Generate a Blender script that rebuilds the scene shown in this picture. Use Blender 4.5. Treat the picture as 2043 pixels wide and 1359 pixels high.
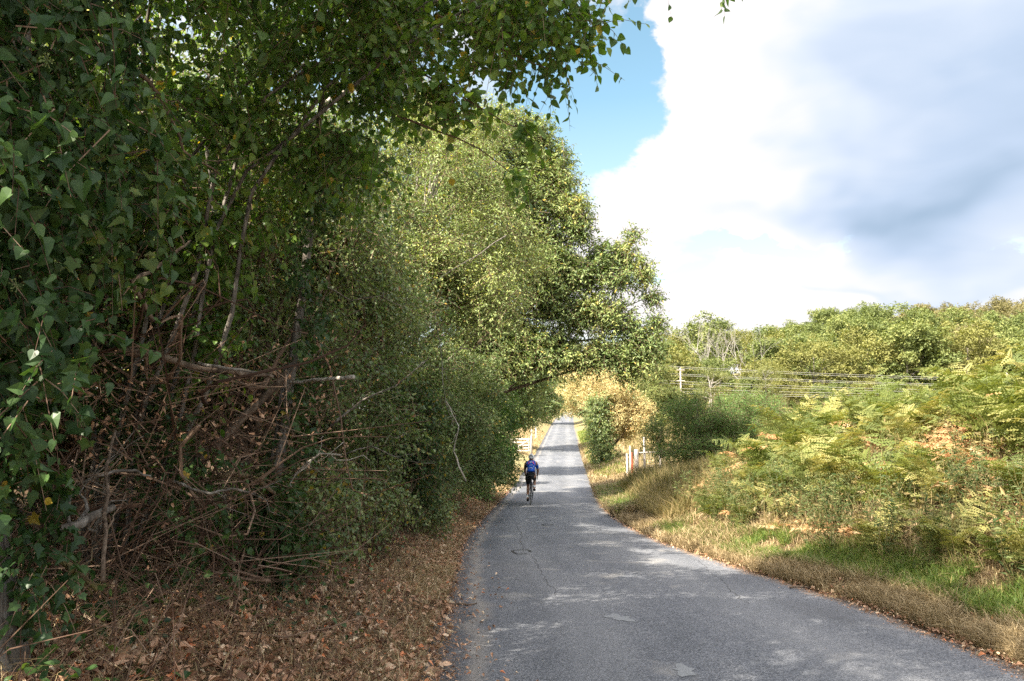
import bpy, math, random
import numpy as np
from math import radians as R, sin, cos, pi
from mathutils import Vector, Matrix

for o in list(bpy.data.objects):
    bpy.data.objects.remove(o, do_unlink=True)
SC = bpy.context.scene
COL = SC.collection
rng = np.random.default_rng(11)
random.seed(5)

# ------------------------------------------------------------------ camera
F, CX, CY = 1589.0, 1021.5, 679.5          # focal length and centre of the photograph in its own pixels
PITCH = math.atan((850 - CY) / F)
CAM = np.array([0.0, 0.0, 1.5])
cam_d = bpy.data.cameras.new("camera")
cam_d.sensor_width = 36.0
cam_d.lens = F * 36.0 / 2043.0
cam_d.clip_start = 0.05
cam_d.clip_end = 3000
cam = bpy.data.objects.new("camera", cam_d)
COL.objects.link(cam)
cam.location = CAM
cam.rotation_euler = (R(90) + PITCH, 0, 0)
SC.camera = cam


def ray(px, py):
    """world direction of a photograph pixel, used when choosing where things stand"""
    x, y = (px - CX) / F, -(py - CY) / F
    v = np.array([x, cos(PITCH) - y * sin(PITCH), sin(PITCH) + y * cos(PITCH)])
    return v


def at(px, py, dist):
    """the world point at forward distance dist (Y) behind a photograph pixel"""
    v = ray(px, py)
    return CAM + v * (dist / v[1])


# ------------------------------------------------------------------ light
SUN_EL, SUN_AZ = R(42), R(46)               # azimuth measured from straight behind the camera towards the left
TO_SUN = np.array([-sin(SUN_AZ) * cos(SUN_EL), -cos(SUN_AZ) * cos(SUN_EL), sin(SUN_EL)])
sun_d = bpy.data.lights.new("sun", 'SUN')
sun_d.energy = 4.6
sun_d.angle = R(0.5)
sun_d.color = (1.0, 0.91, 0.77)
sun = bpy.data.objects.new("sun", sun_d)
COL.objects.link(sun)
sun.rotation_euler = Vector(TO_SUN).to_track_quat('Z', 'Y').to_euler()
sun.location = (-20, -20, 40)

SC.view_settings.view_transform = 'Standard'
SC.view_settings.look = 'None'
SC.view_settings.gamma = 1
SC.view_settings.exposure = 2.03
SC.render.engine = 'CYCLES'
SC.cycles.max_bounces = 9
SC.cycles.diffuse_bounces = 6
SC.cycles.glossy_bounces = 2
SC.cycles.transmission_bounces = 6
SC.cycles.transparent_max_bounces = 4
SC.cycles.caustics_reflective = False
SC.cycles.caustics_refractive = False
SC.cycles.use_denoising = False


# ------------------------------------------------------------------ world: sky and clouds
class NT:
    def __init__(self, tree):
        self.t = tree
        self.n = tree.nodes
        self.l = tree.links

    def add(self, kind, **kw):
        n = self.n.new(kind)
        for k, v in kw.items():
            setattr(n, k, v)
        return n

    def put(self, sock, v):
        if isinstance(v, bpy.types.NodeSocket):
            self.l.new(v, sock)
        elif v is not None:
            sock.default_value = v

    def math(self, op, a, b=None, c=None, clamp=False):
        n = self.add('ShaderNodeMath', operation=op, use_clamp=clamp)
        self.put(n.inputs[0], a)
        self.put(n.inputs[1], b)
        self.put(n.inputs[2], c)
        return n.outputs[0]

    def vmath(self, op, a, b=None):
        n = self.add('ShaderNodeVectorMath', operation=op)
        self.put(n.inputs[0], a)
        self.put(n.inputs[1], b)
        return n.outputs[1] if op in ('LENGTH', 'DOT_PRODUCT') else n.outputs[0]

    def mix(self, fac, a, b, blend='MIX'):
        n = self.add('ShaderNodeMix', data_type='RGBA', blend_type=blend)
        self.put(n.inputs[0], fac)
        self.put(n.inputs[6], a if isinstance(a, bpy.types.NodeSocket) else (*a, 1) if len(a) == 3 else a)
        self.put(n.inputs[7], b if isinstance(b, bpy.types.NodeSocket) else (*b, 1) if len(b) == 3 else b)
        return n.outputs[2]

    def noise(self, vec, scale, detail=4, rough=0.55, dist=0.0):
        n = self.add('ShaderNodeTexNoise')
        self.put(n.inputs['Vector'], vec)
        n.inputs['Scale'].default_value = scale
        n.inputs['Detail'].default_value = detail
        n.inputs['Roughness'].default_value = rough
        n.inputs['Distortion'].default_value = dist
        return n.outputs['Fac']

    def ramp(self, fac, stops, interp='LINEAR'):
        n = self.add('ShaderNodeValToRGB')
        n.color_ramp.interpolation = interp
        e = n.color_ramp.elements
        while len(e) < len(stops):
            e.new(0.5)
        for el, (p, c) in zip(e, stops):
            el.position = p
            el.color = (*c, 1) if len(c) == 3 else c
        self.put(n.inputs[0], fac)
        return n.outputs[0]

    def range(self, v, a, b, c=0.0, d=1.0, smooth=False):
        n = self.add('ShaderNodeMapRange')
        n.interpolation_type = 'SMOOTHSTEP' if smooth else 'LINEAR'
        self.put(n.inputs[0], v)
        for i, x in enumerate((a, b, c, d)):
            n.inputs[i + 1].default_value = x
        return n.outputs[0]


SKY_STRENGTH = 0.12
world = bpy.data.worlds.new("World")
SC.world = world
world.use_nodes = True
w = NT(world.node_tree)
w.n.clear()
wout = w.add('ShaderNodeOutputWorld')
bg = w.add('ShaderNodeBackground')
bg.inputs['Strength'].default_value = SKY_STRENGTH
w.l.new(bg.outputs[0], wout.inputs[0])
sky = w.add('ShaderNodeTexSky', sky_type='NISHITA')
sky.sun_disc = False
sky.sun_elevation = SUN_EL
sky.sun_rotation = math.atan2(TO_SUN[0], TO_SUN[1])
sky.altitude = 50
sky.air_density = 1.0
sky.dust_density = 0.8
sky.ozone_density = 1.5
tc = w.add('ShaderNodeTexCoord')
sep = w.add('ShaderNodeSeparateXYZ')
w.l.new(tc.outputs['Generated'], sep.inputs[0])
az = w.math('ARCTAN2', sep.outputs[0], sep.outputs[1])
el = w.math('ARCSINE', sep.outputs[2])
comb = w.add('ShaderNodeCombineXYZ')
w.l.new(az, comb.inputs[0])
w.l.new(el, comb.inputs[1])
ae = comb.outputs[0]


def azel(px, py):
    v = ray(px, py)
    v = v / np.linalg.norm(v)
    return math.atan2(v[0], v[1]), math.asin(v[2])


def blobs(spec, base=0.0, ae=None):
    """sum of soft ellipses given as bearing and height above the horizon"""
    acc = None
    for px, py, sx, sy, amp in spec:
        a, e = azel(px, py)
        d = w.vmath('SUBTRACT', ae, (a, e, 0))
        d = w.vmath('DIVIDE', d, (sx / F, sy / F, 1))
        q = w.vmath('DOT_PRODUCT', d, d)
        g = w.math('MULTIPLY', w.math('POWER', 2.71828, w.math('MULTIPLY', q, -1.0)), amp)
        acc = w.math('ADD', acc if acc is not None else base, g)
    return acc


st = w.vmath('MULTIPLY', ae, (1.0, 1.7, 1.0))
n1 = w.noise(st, 4.5, 9, 0.62, 0.4)
n2 = w.noise(w.vmath('ADD', st, (3.1, 1.7, 0.4)), 13.0, 8, 0.6, 0.3)
wn = w.add('ShaderNodeTexNoise')
w.l.new(w.vmath('MULTIPLY', ae, (1.0, 1.35, 1.0)), wn.inputs['Vector'])
wn.inputs['Scale'].default_value = 5.0
wn.inputs['Detail'].default_value = 9
wn.inputs['Roughness'].default_value = 0.60
warp = w.vmath('ADD', ae, w.vmath('MULTIPLY', w.vmath('SUBTRACT', wn.outputs['Color'], (.5, .5, .5)), (.30, .20, 0)))
wn2 = w.add('ShaderNodeTexNoise')
w.l.new(w.vmath('MULTIPLY', ae, (1.0, 1.8, 1.0)), wn2.inputs['Vector'])
wn2.inputs['Scale'].default_value = 4.0
wn2.inputs['Detail'].default_value = 3
wn2.inputs['Roughness'].default_value = 0.52
warp2 = w.vmath('ADD', ae, w.vmath('MULTIPLY', w.vmath('SUBTRACT', wn2.outputs['Color'], (.5, .5, .5)), (.5, .28, 0)))
cover = blobs([
    (1500, 200, 330, 330, 0.75), (1300, 430, 230, 130, 0.6), (1250, 60, 140, 120, 0.25), (1720, 150, 300, 420, 0.55),
    (1980, 150, 330, 380, 0.7), (1680, 535, 260, 60, 0.55), (1460, 530, 120, 60, 0.5), (1900, 400, 260, 110, 0.5),
    (1700, 420, 120, 30, 0.35), (1350, 610, 260, 50, 0.45), (1800, 600, 330, 25, 0.25), (2010, 560, 60, 30, 0.3),
    (1240, 215, 105, 95, -1.25), (1130, 210, 110, 160, -.9), (1270, 75, 55, 45, -1.1), (1580, 0, 75, 28, -1.0),
    (1430, 490, 130, 36, -1.55), (1620, 482, 170, 26, -1.6), (1880, 505, 170, 20, -.85), (2000, 530, 100, 20, -.9), (1330, 555, 90, 26, -1.2),
], 0.42, warp)
cv = w.math('ADD', w.math('MULTIPLY', cover, .8), w.math('MULTIPLY', w.math('SUBTRACT', n1, 0.5), 1.0))
cv = w.math('ADD', cv, w.math('MULTIPLY', w.math('SUBTRACT', n2, 0.5), 0.6))
cv = w.math('ADD', cv, w.range(el, .62, .95, 0.0, .35))      # extra unseen cloud overhead, added to give fill light from the top
alpha = w.range(cv, 0.20, 0.66, smooth=True)
grey = blobs([(2080, 330, 340, 280, 0.85), (1960, 60, 280, 260, 0.6), (1720, 390, 350, 50, 0.6), (1700, 592, 420, 12, 0.30),
              (1980, 420, 300, 80, 0.32), (1390, 495, 90, 22, 0.12), (1800, 230, 160, 260, 0.36), (1880, 130, 60, 60, -.22)], 0.0, warp2)
n3 = w.noise(w.vmath('MULTIPLY', ae, (1.0, 2.2, 1.0)), 5.5, 5, 0.5, 0.8)
gv = w.math('ADD', grey, w.math('MULTIPLY', w.math('SUBTRACT', n3, 0.5), 0.65))
gv = w.math('SUBTRACT', gv, w.math('MULTIPLY', w.range(alpha, 0.0, 1.0, 1.0, 0.0), 0.5))
greyf = w.range(gv, 0.0, 2.0)
cloud_col = w.ramp(greyf, [(0, (1.0, 0.95, 0.955)), (0.14, (.90, .88, .91)), (0.34, (0.69, 0.76, 0.88)), (0.65, (0.50, 0.61, 0.78)), (1, (0.33, 0.45, 0.60))])
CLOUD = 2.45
fill_glow = w.range(w.vmath('DOT_PRODUCT', tc.outputs['Generated'], tuple(TO_SUN)), -.1, 1.0, CLOUD, CLOUD * 3.4)   # unseen clouds towards the sun brightened, added as fill for the hedge
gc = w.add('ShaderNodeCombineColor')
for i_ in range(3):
    w.l.new(fill_glow, gc.inputs[i_])
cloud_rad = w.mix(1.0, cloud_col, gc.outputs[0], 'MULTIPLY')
sky_rad = w.mix(1.0, sky.outputs[0], (0.62, 0.68, 0.55), 'MULTIPLY')
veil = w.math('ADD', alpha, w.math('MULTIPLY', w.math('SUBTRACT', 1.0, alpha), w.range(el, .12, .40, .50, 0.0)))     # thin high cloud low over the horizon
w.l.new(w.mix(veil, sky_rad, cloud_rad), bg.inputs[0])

# ------------------------------------------------------------------ helpers: objects


def thing(name, label, cat, loc=(0, 0, 0), group=None, rz=0.0, scale=1.0):
    o = bpy.data.objects.new(name, None)
    o.empty_display_size = 0.2
    COL.objects.link(o)
    o.location = loc
    o.rotation_euler = (0, 0, rz)
    o.scale = (scale,) * 3 if not hasattr(scale, '__len__') else scale
    tag(o, label, cat, group)
    return o


def tag(o, label=None, cat=None, group=None, kind=None):
    for k, v in (('label', label), ('category', cat), ('group', group), ('kind', kind)):
        if v:
            o[k] = v
    return o


def dup(root, loc, rz=0.0, scale=1.0, label=None):
    def cp(o, parent):
        c = o.copy()
        COL.objects.link(c)
        if parent is not None:
            c.parent = parent
        for ch in o.children:
            cp(ch, c)
        return c
    c = cp(root, None)
    c.location = loc
    c.rotation_euler = (0, 0, rz)
    c.scale = (scale,) * 3 if not hasattr(scale, '__len__') else scale
    if label:
        c['label'] = label
    return c


class Geo:
    """collects vertices and polygons with a per-vertex tint; becomes ONE mesh"""

    def __init__(self):
        self.v, self.q, self.t, self.c = [], [], [], []
        self.n = 0

    def add(self, V, quads=None, tris=None, tint=0.5):
        V = np.asarray(V, float).reshape(-1, 3)
        self.v.append(V)
        if quads is not None and len(quads):
            self.q.append(np.asarray(quads, np.int64).reshape(-1, 4) + self.n)
        if tris is not None and len(tris):
            self.t.append(np.asarray(tris, np.int64).reshape(-1, 3) + self.n)
        self.c.append(np.broadcast_to(np.asarray(tint, float), (len(V),)).copy())
        self.n += len(V)

    def merge(self, g, M=None, tint=0.0):
        V = np.concatenate(g.v)
        if M is not None:
            V = V @ np.asarray(M)[:3, :3].T + np.asarray(M)[:3, 3]
        self.add(V, np.concatenate(g.q) if g.q else None, np.concatenate(g.t) if g.t else None, np.concatenate(g.c) + tint)

    def mesh(self, name, smooth=False):
        me = bpy.data.meshes.new(name)
        if not self.v:
            return me
        V = np.concatenate(self.v)
        Q = np.concatenate(self.q) if self.q else np.zeros((0, 4), np.int64)
        T = np.concatenate(self.t) if self.t else np.zeros((0, 3), np.int64)
        me.vertices.add(len(V))
        me.vertices.foreach_set('co', V.astype(np.float32).ravel())
        me.loops.add(Q.size + T.size)
        me.loops.foreach_set('vertex_index', np.concatenate([Q.ravel(), T.ravel()]).astype(np.int32))
        me.polygons.add(len(Q) + len(T))
        st = np.concatenate([np.arange(len(Q)) * 4, Q.size + np.arange(len(T)) * 3])
        me.polygons.foreach_set('loop_start', st.astype(np.int32))
        me.update(calc_edges=True)
        me.polygons.foreach_set('use_smooth', np.full(len(Q) + len(T), smooth))
        a = me.attributes.new('tint', 'FLOAT', 'POINT')
        a.data.foreach_set('value', np.concatenate(self.c).astype(np.float32))
        return me

    def obj(self, name, mat, parent=None, smooth=False, kind=None):
        me = self.mesh(name, smooth)
        if mat is not None:
            me.materials.append(mat)
        o = bpy.data.objects.new(name, me)
        COL.objects.link(o)
        if parent is not None:
            o.parent = parent
        if kind:
            o['kind'] = kind
        return o


def norm(v):
    return v / np.maximum(np.linalg.norm(v, axis=-1, keepdims=True), 1e-9)


def rnd(*s):
    return rng.random(s)


def gauss(*s):
    return rng.normal(size=s)


# --- tubes ---------------------------------------------------------
def tube(g, pts, radii, sides=7, tint=0.5, cap=True, rough=0.0):
    P = np.asarray(pts, float)
    n = len(P)
    r = np.broadcast_to(np.asarray(radii, float), (n,))
    T = norm(np.gradient(P, axis=0))
    up = np.array([0.0, 0, 1]) if abs(T[0, 2]) < 0.9 else np.array([1.0, 0, 0])
    a = norm(np.cross(T[0], up))
    fr = []
    for i in range(n):
        a = norm(a - T[i] * np.dot(a, T[i]))
        fr.append((a, np.cross(T[i], a)))
    th = np.linspace(0, 2 * pi, sides, endpoint=False)
    V = np.zeros((n, sides, 3))
    for i in range(n):
        rr = r[i] * (1 + (rng.normal(size=sides) * rough if rough else 0))
        V[i] = P[i] + (np.cos(th)[:, None] * fr[i][0] + np.sin(th)[:, None] * fr[i][1]) * np.reshape(rr, (-1, 1))
    i, j = np.meshgrid(np.arange(n - 1), np.arange(sides), indexing='ij')
    k = (j + 1) % sides
    Q = np.stack([i * sides + j, i * sides + k, (i + 1) * sides + k, (i + 1) * sides + j], -1).reshape(-1, 4)
    VV = V.reshape(-1, 3)
    tr = None
    if cap:
        VV = np.concatenate([VV, P[:1], P[-1:]])
        c0, c1 = n * sides, n * sides + 1
        jj = np.arange(sides)
        tr = np.concatenate([np.stack([np.full(sides, c0), (jj + 1) % sides, jj], -1),
                             np.stack([np.full(sides, c1), (n - 1) * sides + jj, (n - 1) * sides + (jj + 1) % sides], -1)])
    g.add(VV, Q, tr, tint)


def wander(p0, p1, n=8, amp=0.08, sag=0.0):
    """a natural bent line from p0 to p1"""
    p0, p1 = np.asarray(p0, float), np.asarray(p1, float)
    t = np.linspace(0, 1, n)[:, None]
    L = np.linalg.norm(p1 - p0)
    off = np.zeros((n, 3))
    for k in (1, 2, 3):
        off += np.sin(t * pi * k + rng.random() * 6) * gauss(1, 3) * amp * L / k
    off *= np.sin(np.clip(t, 0.0, 1) * pi) ** 0.7
    P = p0 + (p1 - p0) * t + off
    P[:, 2] -= (np.sin(t[:, 0] * pi)) * sag * L
    return P


def sticks(g, P0, P1, P2, r, tint=0.5):
    """many thin bent twigs at once: three-sided, through P0, P1, P2"""
    n = len(P0)
    if n == 0:
        return
    d = norm(P2 - P0)
    a = norm(np.cross(d, gauss(n, 3)))
    b = np.cross(d, a)
    r = np.broadcast_to(np.asarray(r, float), (n,))[:, None]
    V = np.zeros((n, 3, 3, 3))
    for k, (P, s) in enumerate(((P0, 1.0), (P1, 0.75), (P2, 0.3))):
        for j in range(3):
            an = 2 * pi * j / 3
            V[:, k, j] = P + (a * cos(an) + b * sin(an)) * r * s
    base = np.arange(n)[:, None] * 9
    Q = np.array([[k * 3 + j, k * 3 + (j + 1) % 3, (k + 1) * 3 + (j + 1) % 3, (k + 1) * 3 + j] for k in range(2) for j in range(3)])
    t = np.broadcast_to(np.asarray(tint, float), (n,))
    g.add(V.reshape(-1, 3), (base[:, None, :] + Q[None]).reshape(-1, 4), None, np.repeat(t, 9))


# --- leaves --------------------------------------------------------
def tpl_fold(w=0.55, h=0.10, droop=0.12):
    V = np.array([[0, 0, 0], [w / 2, 0.42, h], [0, 1, -droop], [-w / 2, 0.42, h]])
    return V, np.array([[0, 1, 2], [0, 2, 3]])


def tpl_ovate(w=0.8, h=0.08, droop=0.18):
    V = np.array([[0, 0, 0], [w * .40, .18, h], [w * .5, .45, h * .8], [w * .3, .75, h * .2 - droop * .5], [0, 1.05, -droop],
                  [-w * .3, .75, h * .2 - droop * .5], [-w * .5, .45, h * .8], [-w * .40, .18, h], [0, .42, -.01]])
    T = [[8, i, i + 1] for i in range(7)] + [[8, 7, 0]]
    return V, np.array(T)


def tpl_heart():
    pts = [(0, .08), (.20, -.06), (.46, .08), (.52, .34), (.34, .66), (0, 1.08), (-.34, .66), (-.52, .34), (-.46, .08), (-.20, -.06)]
    V = [[x, y, 0.42 * abs(x) - 0.45 * max(y - .3, 0) ** 1.3] for x, y in pts] + [[0, .36, -0.05]]
    n = len(pts)
    return np.array(V), np.array([[n, i, (i + 1) % n] for i in range(n)])


def tpl_ivy():
    pts = [(0, .06), (.22, -.1), (.50, .02), (.42, .28), (.58, .52), (.30, .62), (0, 1.05), (-.30, .62), (-.58, .52), (-.42, .28), (-.50, .02), (-.22, -.1)]
    V = [[x, y, 0.26 * abs(x) - 0.35 * max(y - .4, 0)] for x, y in pts] + [[0, .34, -0.02]]
    n = len(pts)
    return np.array(V), np.array([[n, i, (i + 1) % n] for i in range(n)])


def leaves(g, P, D, N, S, tpl, tint):
    V, T = tpl
    n, k = len(P), len(V)
    if n == 0:
        return
    D = norm(D)
    X = norm(np.cross(D, N))
    N = np.cross(X, D) * (.2 + 1.6 * rnd(n, 1))          # some leaves flat, some curled
    X = X * (.72 + .5 * rnd(n, 1))
    S = np.broadcast_to(np.asarray(S, float), (n,))[:, None, None]
    W = (X[:, None, :] * V[None, :, :1] + D[:, None, :] * V[None, :, 1:2] + N[:, None, :] * V[None, :, 2:3]) * S + P[:, None, :]
    idx = (np.arange(n)[:, None, None] * k + T[None]).reshape(-1, 3)
    g.add(W.reshape(-1, 3), None, idx, np.repeat(np.broadcast_to(np.asarray(tint, float), (n,)), k))


def in_clumps(cl, n, shell=2.4):
    """n points spread through ellipsoidal clumps (cx,cy,cz,rx,ry,rz), more of them near the outside"""
    cl = np.asarray(cl, float)
    vol = (cl[:, 3] * cl[:, 4] * cl[:, 5]) ** 0.66
    k = rng.choice(len(cl), n, p=vol / vol.sum())
    d = norm(gauss(n, 3))
    r = rnd(n, 1) ** (1 / shell)
    return cl[k, :3] + d * r * cl[k, 3:6], d, k


def foliage(gl, gt, cl, n_twigs, per, length, size, tpl, droop=0.25, up=0.15, spread=0.6, flat=0.7, twig_r=0.0035,
            keep=None, yellow=0.015, shell=2.4, jitter=0.35, tint0=0.0):
    """leafy twigs through the clumps: twigs grow outwards, bend down and carry leaves on both sides"""
    P, d, k = in_clumps(cl, n_twigs, shell)
    if keep is not None:
        m = keep(P)
        P, d, k = P[m], d[m], k[m]
    n = len(P)
    L = length * (0.55 + 0.9 * rnd(n, 1))
    dirn = norm(d * 0.75 + gauss(n, 3) * spread + np.array([0, 0, up]))
    P0 = P - dirn * L * 0.4
    t = (np.arange(per) + 0.6) / per
    bend = np.array([0, 0, -1.0]) * droop
    pos = P0[:, None, :] + dirn[:, None, :] * (L[:, None, :] * t[None, :, None]) + bend * (L[:, None, :] * t[None, :, None] ** 2)
    tang = norm(dirn[:, None, :] + 2 * bend * t[None, :, None])
    side = norm(np.cross(tang, np.array([0, 0, 1.0]) + 0.4 * gauss(n, 1, 3)))
    sg = np.where(np.arange(per) % 2 == 0, 1.0, -1.0)[None, :, None]
    D = norm(tang * 0.55 + side * sg * 0.85 + gauss(n, per, 3) * jitter - np.array([0, 0, droop * 1.3]))
    N = norm(np.array([0, 0, 1.0]) * flat + d[:, None, :] * 0.45 + gauss(n, per, 3) * 0.45)
    ct = rnd(len(cl))[k] * 0.35
    tint = np.clip(0.12 + ct[:, None] + rnd(n, per) * 0.5 + tint0, 0, 0.93)
    tint = np.where(rnd(n, per) < yellow, 0.97 + 0.03 * rnd(n, per), tint)
    S = size * (0.6 + 0.7 * rnd(n, per))
    leaves(gl, pos.reshape(-1, 3), D.reshape(-1, 3), N.reshape(-1, 3), S.ravel(), tpl, tint.ravel())
    if gt is not None:
        P1 = P0 + dirn * L * 0.5 + bend * L * 0.25
        P2 = P0 + dirn * L + bend * L
        sticks(gt, P0, P1, P2, twig_r, rnd(n))


def crown_clumps(c, r, n, cr, low=-1.0, inner=0.25):
    """clumps over an ellipsoid crown: uneven outline with gaps between"""
    out = []
    c, r = np.asarray(c, float), np.asarray(r, float)
    while len(out) < n:
        d = norm(gauss(3))
        if d[2] < low:
            continue
        rr = (inner + (1 - inner) * rng.random() ** 0.45) * (0.78 + 0.40 * rng.random())
        s = cr * (0.6 + 0.75 * rng.random())
        p = c + d * r * rr
        out.append((*p, s * (0.9 + .4 * rng.random()), s * (0.9 + .4 * rng.random()), s * (0.65 + .3 * rng.random())))
    return out


def limbs(g, base, top, r0, clumps, n, sides=6, frac=(0.25, 0.95), lean=0.05, r_end=0.3):
    """trunk from base to top and boughs out to some of the clumps"""
    base, top = np.asarray(base, float), np.asarray(top, float)
    tr = wander(base, top, 12, lean)
    rad = r0 * np.linspace(1, r_end, 12)
    rad[0] *= 1.35
    tube(g, tr, rad, max(sides, 8), 0.5, rough=0.06)
    idx = rng.permutation(len(clumps))[:n]
    for i in idx:
        c = np.asarray(clumps[i][:3])
        h = np.clip((c[2] - base[2]) / max(top[2] - base[2], .1) - 0.25 - 0.2 * rng.random(), *frac)
        j = int(h * 11)
        p0 = tr[j]
        L = np.linalg.norm(c - p0)
        rb = min(rad[j] * 0.6, 0.012 + 0.014 * L)
        b = wander(p0, c, 9, 0.07, -0.06)
        tube(g, b, np.linspace(rb, 0.006, 9), sides, 0.5, rough=0.05)
        for q in range(3):
            m = 3 + int(rng.random() * 5)
            e = b[m] + (norm(gauss(3)) * 0.6 + norm(c - p0)) * min(L * 0.2, .8)
            tube(g, wander(b[m], e, 5, 0.1), np.linspace(rb * .4, 0.004, 5), 4, 0.5)


# ------------------------------------------------------------------ helpers: materials
def new_mat(name):
    m = bpy.data.materials.new(name)
    m.use_nodes = True
    t = NT(m.node_tree)
    t.n.clear()
    out = t.add('ShaderNodeOutputMaterial')
    return m, t, out


def leaf_mat(name, stops, trans=0.35, rough=0.5, spec=0.35, tcol=(1.15, 1.25, 0.45)):
    """colour by each leaf's own tint (its age and variety), light passes through the blade"""
    m, t, out = new_mat(name)
    a = t.add('ShaderNodeAttribute', attribute_name='tint')
    geo = t.add('ShaderNodeNewGeometry')
    nz = t.noise(geo.outputs['Position'], 0.9, 3)
    nf = t.noise(geo.outputs['Position'], 70.0, 2)
    f = t.math('ADD', a.outputs['Fac'], t.math('MULTIPLY', t.math('SUBTRACT', nz, 0.5), 0.18))
    f = t.math('ADD', f, t.math('MULTIPLY', t.math('SUBTRACT', nf, 0.5), 0.35))
    f = t.mix(t.math('GREATER_THAN', a.outputs['Fac'], 0.95), f, a.outputs['Fac'])
    c = t.ramp(f, stops)
    p = t.add('ShaderNodeBsdfPrincipled')
    t.put(p.inputs['Base Color'], c)
    p.inputs['Roughness'].default_value = rough
    p.inputs['Specular IOR Level'].default_value = spec
    tr = t.add('ShaderNodeBsdfTranslucent')
    t.put(tr.inputs[0], t.mix(1.0, c, tcol, 'MULTIPLY'))
    mx = t.add('ShaderNodeMixShader')
    mx.inputs[0].default_value = trans
    t.l.new(p.outputs[0], mx.inputs[1])
    t.l.new(tr.outputs[0], mx.inputs[2])
    t.l.new(mx.outputs[0], out.inputs[0])
    return m


def plain_mat(name, col, rough=0.6, spec=0.4, metal=0.0, var=0.12, scale=30.0, bump=0.0):
    m, t, out = new_mat(name)
    p = t.add('ShaderNodeBsdfPrincipled')
    tcx = t.add('ShaderNodeTexCoord')
    nz = t.noise(tcx.outputs['Object'], scale, 5)
    k = t.range(nz, 0.25, 0.75, 1 - var, 1 + var)
    cc = t.add('ShaderNodeCombineColor')
    for i in range(3):
        t.l.new(k, cc.inputs[i])
    t.put(p.inputs['Base Color'], t.mix(1.0, col, cc.outputs[0], 'MULTIPLY'))
    p.inputs['Roughness'].default_value = rough
    p.inputs['Specular IOR Level'].default_value = spec
    p.inputs['Metallic'].default_value = metal
    if bump:
        b = t.add('ShaderNodeBump')
        b.inputs['Strength'].default_value = bump
        b.inputs['Distance'].default_value = 0.01
        t.l.new(nz, b.inputs['Height'])
        t.l.new(b.outputs[0], p.inputs['Normal'])
    t.l.new(p.outputs[0], out.inputs[0])
    return m


def bark_mat(name, c0, c1, c2, scale=9.0, stretch=0.14, moss=None):
    m, t, out = new_mat(name)
    p = t.add('ShaderNodeBsdfPrincipled')
    tcx = t.add('ShaderNodeTexCoord')
    v = t.vmath('MULTIPLY', tcx.outputs['Object'], (1, 1, stretch))
    nz = t.noise(v, scale, 6, 0.6, 0.8)
    n3 = t.noise(tcx.outputs['Object'], 2.3, 3)
    c = t.ramp(nz, [(0.32, c0), (0.5, c1), (0.66, c2)])
    if moss:
        c = t.mix(t.range(n3, 0.5, 0.62), c, moss)
    t.put(p.inputs['Base Color'], c)
    p.inputs['Roughness'].default_value = 0.85
    p.inputs['Specular IOR Level'].default_value = 0.2
    b = t.add('ShaderNodeBump')
    b.inputs['Strength'].default_value = 0.9
    b.inputs['Distance'].default_value = 0.02
    t.l.new(nz, b.inputs['Height'])
    t.l.new(b.outputs[0], p.inputs['Normal'])
    t.l.new(p.outputs[0], out.inputs[0])
    return m


YEL = (0.42, 0.26, 0.03)
M = {}
M['ivy'] = leaf_mat('ivy_leaf', [(0, (0.013, 0.034, 0.011)), (.4, (0.030, 0.067, 0.019)), (.8, (0.074, 0.133, 0.035)), (.95, (0.138, 0.176, 0.038)), (1, YEL)], 0.25, 0.45, 0.3)
M['hazel'] = leaf_mat('hazel_leaf', [(0, (0.039, 0.080, 0.021)), (.5, (0.091, 0.170, 0.034)), (.93, (0.211, 0.287, 0.051)), (1, YEL)], 0.45, 0.45, 0.4)
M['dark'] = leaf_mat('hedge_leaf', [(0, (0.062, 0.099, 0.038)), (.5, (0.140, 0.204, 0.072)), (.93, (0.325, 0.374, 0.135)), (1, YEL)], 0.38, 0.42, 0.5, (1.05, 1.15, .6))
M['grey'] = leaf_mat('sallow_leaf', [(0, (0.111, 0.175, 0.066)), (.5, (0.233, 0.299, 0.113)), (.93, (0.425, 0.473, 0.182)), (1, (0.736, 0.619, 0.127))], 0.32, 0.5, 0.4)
M['oak'] = leaf_mat('oak_leaf', [(0, (0.069, 0.121, 0.041)), (.5, (0.159, 0.224, 0.078)), (.93, (0.356, 0.396, 0.139)), (1, (0.684, 0.487, 0.115))], 0.28, 0.5, 0.4)
M['gold'] = leaf_mat('golden_leaf', [(0, (0.314, 0.260, 0.109)), (.5, (0.518, 0.448, 0.216)), (.93, (0.721, 0.681, 0.361)), (1, (0.628, 0.319, 0.121))], 0.3, 0.6, 0.25, (1.1, 1.0, .7))
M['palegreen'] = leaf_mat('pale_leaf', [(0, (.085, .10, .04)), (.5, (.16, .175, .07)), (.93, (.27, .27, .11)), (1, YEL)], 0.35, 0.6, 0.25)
M['wood'] = leaf_mat('woodland_leaf', [(0, (0.079, 0.111, 0.043)), (.5, (0.156, 0.189, 0.066)), (.93, (0.262, 0.279, 0.097)), (1, (0.389, 0.289, 0.099))], 0.3, 0.6, 0.2)
M['woodyellow'] = leaf_mat('yellow_woodland_leaf', [(0, (0.109, 0.120, 0.040)), (.5, (0.197, 0.196, 0.065)), (.93, (0.292, 0.281, 0.093)), (1, (0.292, 0.224, 0.085))], 0.3, 0.6, 0.2)
M['woodbrown'] = leaf_mat('brown_woodland_leaf', [(0, (0.115, 0.106, 0.054)), (.5, (0.192, 0.172, 0.079)), (.93, (0.291, 0.250, 0.122)), (1, (0.306, 0.250, 0.113))], 0.3, 0.6, 0.2)
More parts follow.
